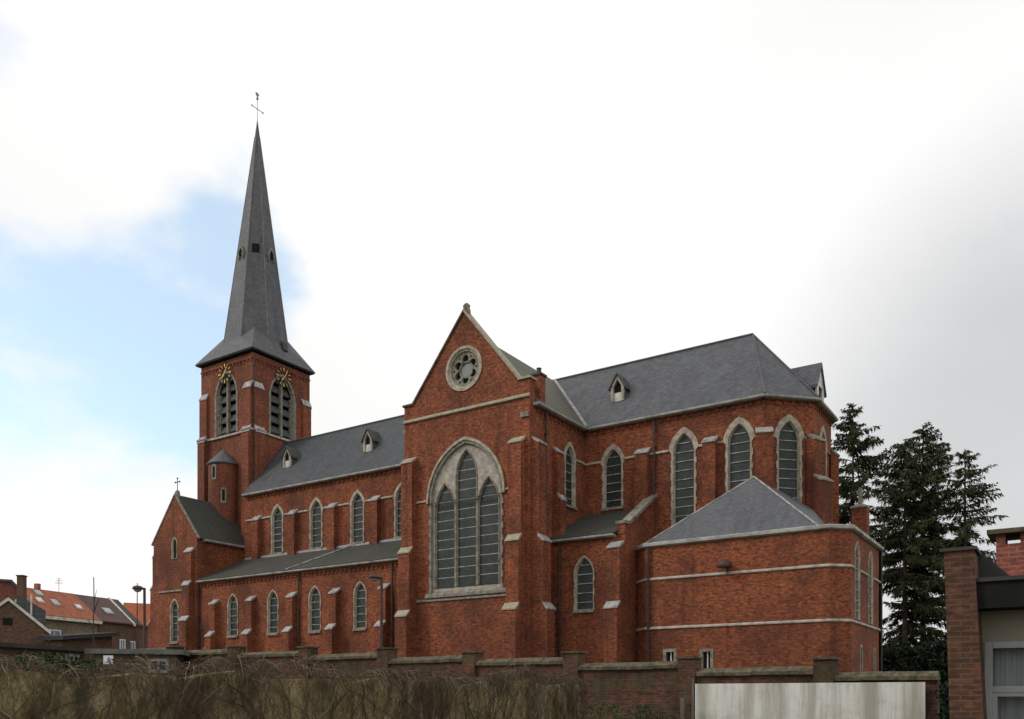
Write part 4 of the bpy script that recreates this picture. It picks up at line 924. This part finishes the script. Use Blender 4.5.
MB().box(Fp, -0.03, 0.03, G, zz(664, 32.4), 0, 0.03).build('post', 'wood', r_)

# ------------------------------------------------------------------ building on the right
YH = 12.25
HR = empty('flat_roofed_house', (1.2, YH, G), 'flat-roofed roughcast house with black fascia and brick pillar at the right edge', 'house')
FHr = south(YH)
wx0 = -0.955; wtop = 0.66
MB().wall(FHr, [(-1.10, G), (6, G), (6, 1.05), (-1.10, 1.05)], [[(wx0, -1.0), (3.4, -1.0), (3.4, wtop), (wx0, wtop)]], th=0.3).build('wall', 'roughcast', HR)
MB().box(FHr, -1.05, 6, G, 1.05, -6.3, -6.0).build('wall', 'roughcast', HR)
MB().box(east(-0.75), YH+0.3, YH+6.0, G, 1.05, -0.3, 0).build('wall', 'roughcast', HR)
MB().box(FHr, -1.018, 6.2, 1.05, 1.37, -6.5, 0.42).build('fascia', 'black_board', HR)
MB().box(FHr, -1.022, 6.25, 1.371, 1.42, -6.55, 0.46).build('roof_edge', 'felt', HR)
# window frame
m = MB(); wz0 = -1.0
m.box(FHr, wx0, wx0+0.09, wz0, wtop, -0.14, 0.02); m.box(FHr, wx0+0.09, 3.4, wtop-0.08, wtop, -0.14, 0.02); m.box(FHr, wx0+0.09, 3.4, wz0, wz0+0.08, -0.14, 0.02)
m.box(FHr, wx0+0.09, 3.4, 0.03, 0.11, -0.13, 0.015); m.box(FHr, 1.15, 1.23, wz0+0.08, wtop-0.08, -0.135, 0.01)
wf = m.build('window', 'grey_paint', HR, bevel=0.006)
m2 = MB(); m2.box(FHr, wx0+0.09, wx0+0.14, wz0+0.08, 0.03, -0.12, 0.005); m2.box(FHr, wx0+0.14, 1.15, -0.02, 0.03, -0.12, 0.005); m2.build('sash', 'grey_paint', wf, bevel=0.004)
MB().box(FHr, wx0+0.09, 3.4, wz0+0.08, wtop-0.08, -0.28, -0.25).build('net_curtain', 'curtain', wf)
s = NT('clear_glass'); s.b.inputs['Base Color'].default_value = (0.85, 0.87, 0.87, 1); s.b.inputs['Roughness'].default_value = 0.03; s.b.inputs['Transmission Weight'].default_value = 1.0; s.b.inputs['IOR'].default_value = 1.1
MB().box(FHr, wx0+0.09, 3.4, wz0+0.08, wtop-0.08, -0.09, -0.085).build('pane', 'clear_glass', wf)
# brick pillar (slightly battered)
m = MB(); y0 = 11.75; y1 = 12.20
m.hull([(-1.357, y0, 1.76), (-1.03, y0, 1.76), (-1.357, y1, 1.76), (-1.03, y1, 1.76), (-1.245, y0, G), (-0.85, y0, G), (-1.245, y1, G), (-0.85, y1, G)])
pl = m.build('brick_pillar', 'pillar_brick', HR)
MB().box(south(y0), -1.40, -0.995, 1.76, 1.80, -0.53, 0.04).build('pillar_cap', 'felt', pl)
MB().hull([(-1.13, 12.3, 1.8), (-1.00, 12.3, 1.8), (-1.13, 13.4, 1.8), (-1.00, 13.4, 1.8), (-0.62, 12.3, 1.42), (-0.62, 13.4, 1.42), (-1.13, 12.3, 1.42), (-1.13, 13.4, 1.42)]).build('flashing', 'felt', pl)
# chimney with vented cap
Fk = south(15.6); kx0, kx1 = xg(996, 15.6), xg(1030, 15.6); zt = (695-544)*15.6/(FW.y*858+RT.y*(1005-512)); z2 = (695-534)*15.6/(FW.y*858+RT.y*(1005-512)); 
ck = MB().box(Fk, kx0, kx1, 1.42, zt, -0.6, 0).build('chimney', 'chimney_brick', HR)
m = MB()
for u in (kx0, kx1-0.13):
    m.box(Fk, u+0.001, u+0.129, zt, z2, -0.599, -0.001)
m.build('chimney_vents', 'chimney_brick', ck)
MB().box(Fk, kx0-0.12, kx1+0.12, z2, z2+0.07, -0.72, 0.12).build('chimney_cap', 'coping', ck)

a_ = A0+ud*6.0-FH.n*D_; ae = MB(); ae.tube([(a_.x, a_.y, ze+ri-0.2), (a_.x, a_.y, ze+ri+1.5)], 0.025, 5)
Fq = Fr(a_, RT)
for k in range(4): ae.box(Fq, -0.45+0.06*k, 0.45-0.06*k, ze+ri+0.85+0.17*k, ze+ri+0.88+0.17*k, -0.015, 0.015)
ae.build('aerial', 'dark_metal', H1)

# ------------------------------------------------------------------ trees
def spruce(px, f, pytop, width, seed, label, dens=1.0, zlow=0.08, mat='needles', ragged=0.35, cone=0.85, droop=1.0, lean=0.0):
    rg = random.Random(seed); b = at(px, f); zt = zz(pytop, f); H = zt-G
    r_ = empty('spruce_tree', (b.x, b.y, G), label, 'tree', 'dark conifers behind the church')
    tr = MB(); br = MB(); lf = MB()
    tp = [(b.x+lean*math.sin(k*0.9)*0.15, b.y, G+H*k/10) for k in range(11)]
    tr.tube(tp, [0.25*(1-k/10.3)+0.015 for k in range(11)], 8)
    nb = int(195*dens)
    for k in range(nb):
        q = zlow+(1-zlow)*((k+rg.random())/nb); z = G+H*min(1, q*0.985+rg.uniform(-0.01, 0.01))
        ql = (1-q)**cone; L_ = width*(0.06+ql)*rg.uniform(1-ragged, 1+ragged*0.6)
        if q < 0.5:
            if rg.random() < 0.42: continue
            L_ *= rg.uniform(0.5, 1.0)
        a = rg.uniform(0, 2*math.pi); ca, sa = math.cos(a), math.sin(a)
        n = max(4, int(L_/0.22)); pts = []; up = rg.uniform(0.1, 0.6) if q > 0.7 else rg.uniform(-0.15, 0.25)
        x, y, zc = b.x, b.y, z; sl = up; dr_ = droop*rg.uniform(0.3, 1.3)
        for j in range(n+1):
            s_ = j/n; pts.append(Vector((b.x+ca*L_*s_, b.y+sa*L_*s_, z+L_*(up*s_-0.42*dr_*s_*s_+0.45*dr_*max(0, s_-0.6)))))
        br.tube(pts, [0.05*(1-0.8*j/n)*(0.5+L_/6) for j in range(n+1)], 3, cap=False)
        side = Vector((-sa, ca, 0)); outd = Vector((ca, sa, 0))
        for j in range(n+1):
            s_ = j/n
            if s_ < 0.12: continue
            for e in range(int(6+4.5*dens)):
                sg = rg.choice((-1, 1)); ln = rg.uniform(0.30, 0.85)*(1.15-0.55*s_)*(0.55+0.45*min(1, L_/2.5))
                P = pts[j]+outd*rg.uniform(-0.15, 0.15)+Vector((0, 0, rg.uniform(-0.06, 0.08)))
                v_ = (side*sg*rg.uniform(0.2, 1)+outd*rg.uniform(0.1, 0.9)+Vector((0, 0, rg.uniform(-1.5, 0.15)))).normalized()*ln
                wv = Vector((rg.gauss(0, 1), rg.gauss(0, 1), rg.gauss(0, 1))).cross(v_).normalized()*rg.uniform(0.022, 0.062)
                lf.face([P-wv*0.5, P+v_*0.45-wv, P+v_, P+v_*0.45+wv, P+wv*0.5])
    for e in range(50):
        z = zt-rg.uniform(0, 0.9); v_ = Vector((rg.gauss(0, 1), rg.gauss(0, 1), 0.9)).normalized()*rg.uniform(0.1, 0.35)*(0.3+(zt-z)); P = Vector((b.x, b.y, z)); wv = v_.cross(Vector((rg.gauss(0, 1), rg.gauss(0, 1), 0.2))).normalized()*0.04
        lf.face([P-wv, P+v_, P+wv])
    t = tr.build('trunk', 'bark', r_); br.build('branches', 'bark', t); lf.build('crown', mat, r_)
spruce(853, 64, 403, 4.0, 3, 'tall dark conifer standing immediately behind the choir, nearest the church', 1.15, 0.10, cone=0.50)
spruce(905, 60, 440, 4.4, 8, 'conifer with shorter dense top, second tree from the church', 1.0, 0.12, cone=0.42)
spruce(923, 62, 426, 3.9, 21, 'tallest and densest conifer in the middle of the group behind the sacristy', 1.2, 0.12, cone=0.45)
spruce(965, 58, 449, 4.5, 33, 'thinner conifer with long drooping open branches, furthest right of the group', 0.72, 0.22, cone=0.6, ragged=0.5, droop=1.2)
def bush(px, f, pytop, rx, name, mat, label, seed, n=1800, ls=0.05, group=None, cat='bush'):
    rg = random.Random(seed); b = at(px, f); zt = zz(pytop, f); H = zt-G
    r_ = empty(name, (b.x, b.y, G), label, cat, group)
    st = MB(); lf = MB(); lobes = [(rg.uniform(-0.7, 0.7)*rx, rg.uniform(-0.5, 0.5)*rx, rg.uniform(0.35, 1.0)*H) for _ in range(9)]
    for lx_, ly_, lz_ in lobes: st.tube([(b.x+lx_*0.2, b.y+ly_*0.2, G), (b.x+lx_*0.6, b.y+ly_*0.6, G+lz_*0.5), (b.x+lx_, b.y+ly_, G+lz_*0.9)], [0.03, 0.02, 0.008], 4)
    for k in range(n):
        lx_, ly_, lz_ = rg.choice(lobes); P = Vector((b.x+lx_+rg.gauss(0, rx*0.22), b.y+ly_+rg.gauss(0, rx*0.22), G+lz_*(1-abs(rg.gauss(0, 0.28)))))
        A = Vector((rg.gauss(0, 1), rg.gauss(0, 1), rg.gauss(0, 1))).normalized()*ls*rg.uniform(0.6, 1.5); B = A.cross(Vector((rg.gauss(0, 1), rg.gauss(0, 1), rg.gauss(0, 1)))).normalized()*ls*0.55
        lf.face([P-A, P-B, P+A, P+B])
    st.build('stems', 'bark', r_); lf.build('foliage', mat, r_)
bush(597, 22.5, 698, 0.6, 'shrub', 'leaf_green', 'fresh green low shrub in front of the brick wall next to the vine wall end', 1, 1500, 0.035)
bush(620, 21.3, 693, 0.3, 'shrub', 'leaf_green', 'narrow upright green shrub before the brick wall', 2, 500, 0.035)
bush(655, 22.5, 699, 0.8, 'shrub', 'leaf_dark', 'dull olive shrub before the brick wall left of the short post', 3, 1500, 0.035)
bush(12, 13.5, 637, 1.3, 'shrub', 'leaf_dark', 'dark green evergreen bush above the vine wall at the far left', 4, 5000, 0.05)
bush(38, 15, 648, 0.9, 'shrub', 'leaf_dark', 'lower evergreen bush just right of the one at the far left', 14, 2500, 0.05)
for k, (px, f, py, rx) in enumerate(((893, 56, 644, 2.2), (915, 55, 650, 2.4), (936, 54, 640, 2.2), (958, 52, 630, 2.4), (985, 53, 640, 2.6))):
    bush(px, f, py, rx, 'shrub', 'needles_dark', ['dark shrub at the foot of the conifers right beside the sacristy wall', 'second dark shrub from the sacristy, under the paired trunks', 'third dark shrub from the sacristy, left of the brick pillar', 'tall dark shrub hidden mostly behind the brick pillar', 'dark shrub behind the flat-roofed house'][k], 40+k, 4500, 0.16, 'shrubs under the conifers')
bush(941, 16, 672, 0.35, 'shrub', 'needles_dark', 'very dark shrub in the gap between the wall end and the brick pillar', 77, 1800, 0.05)
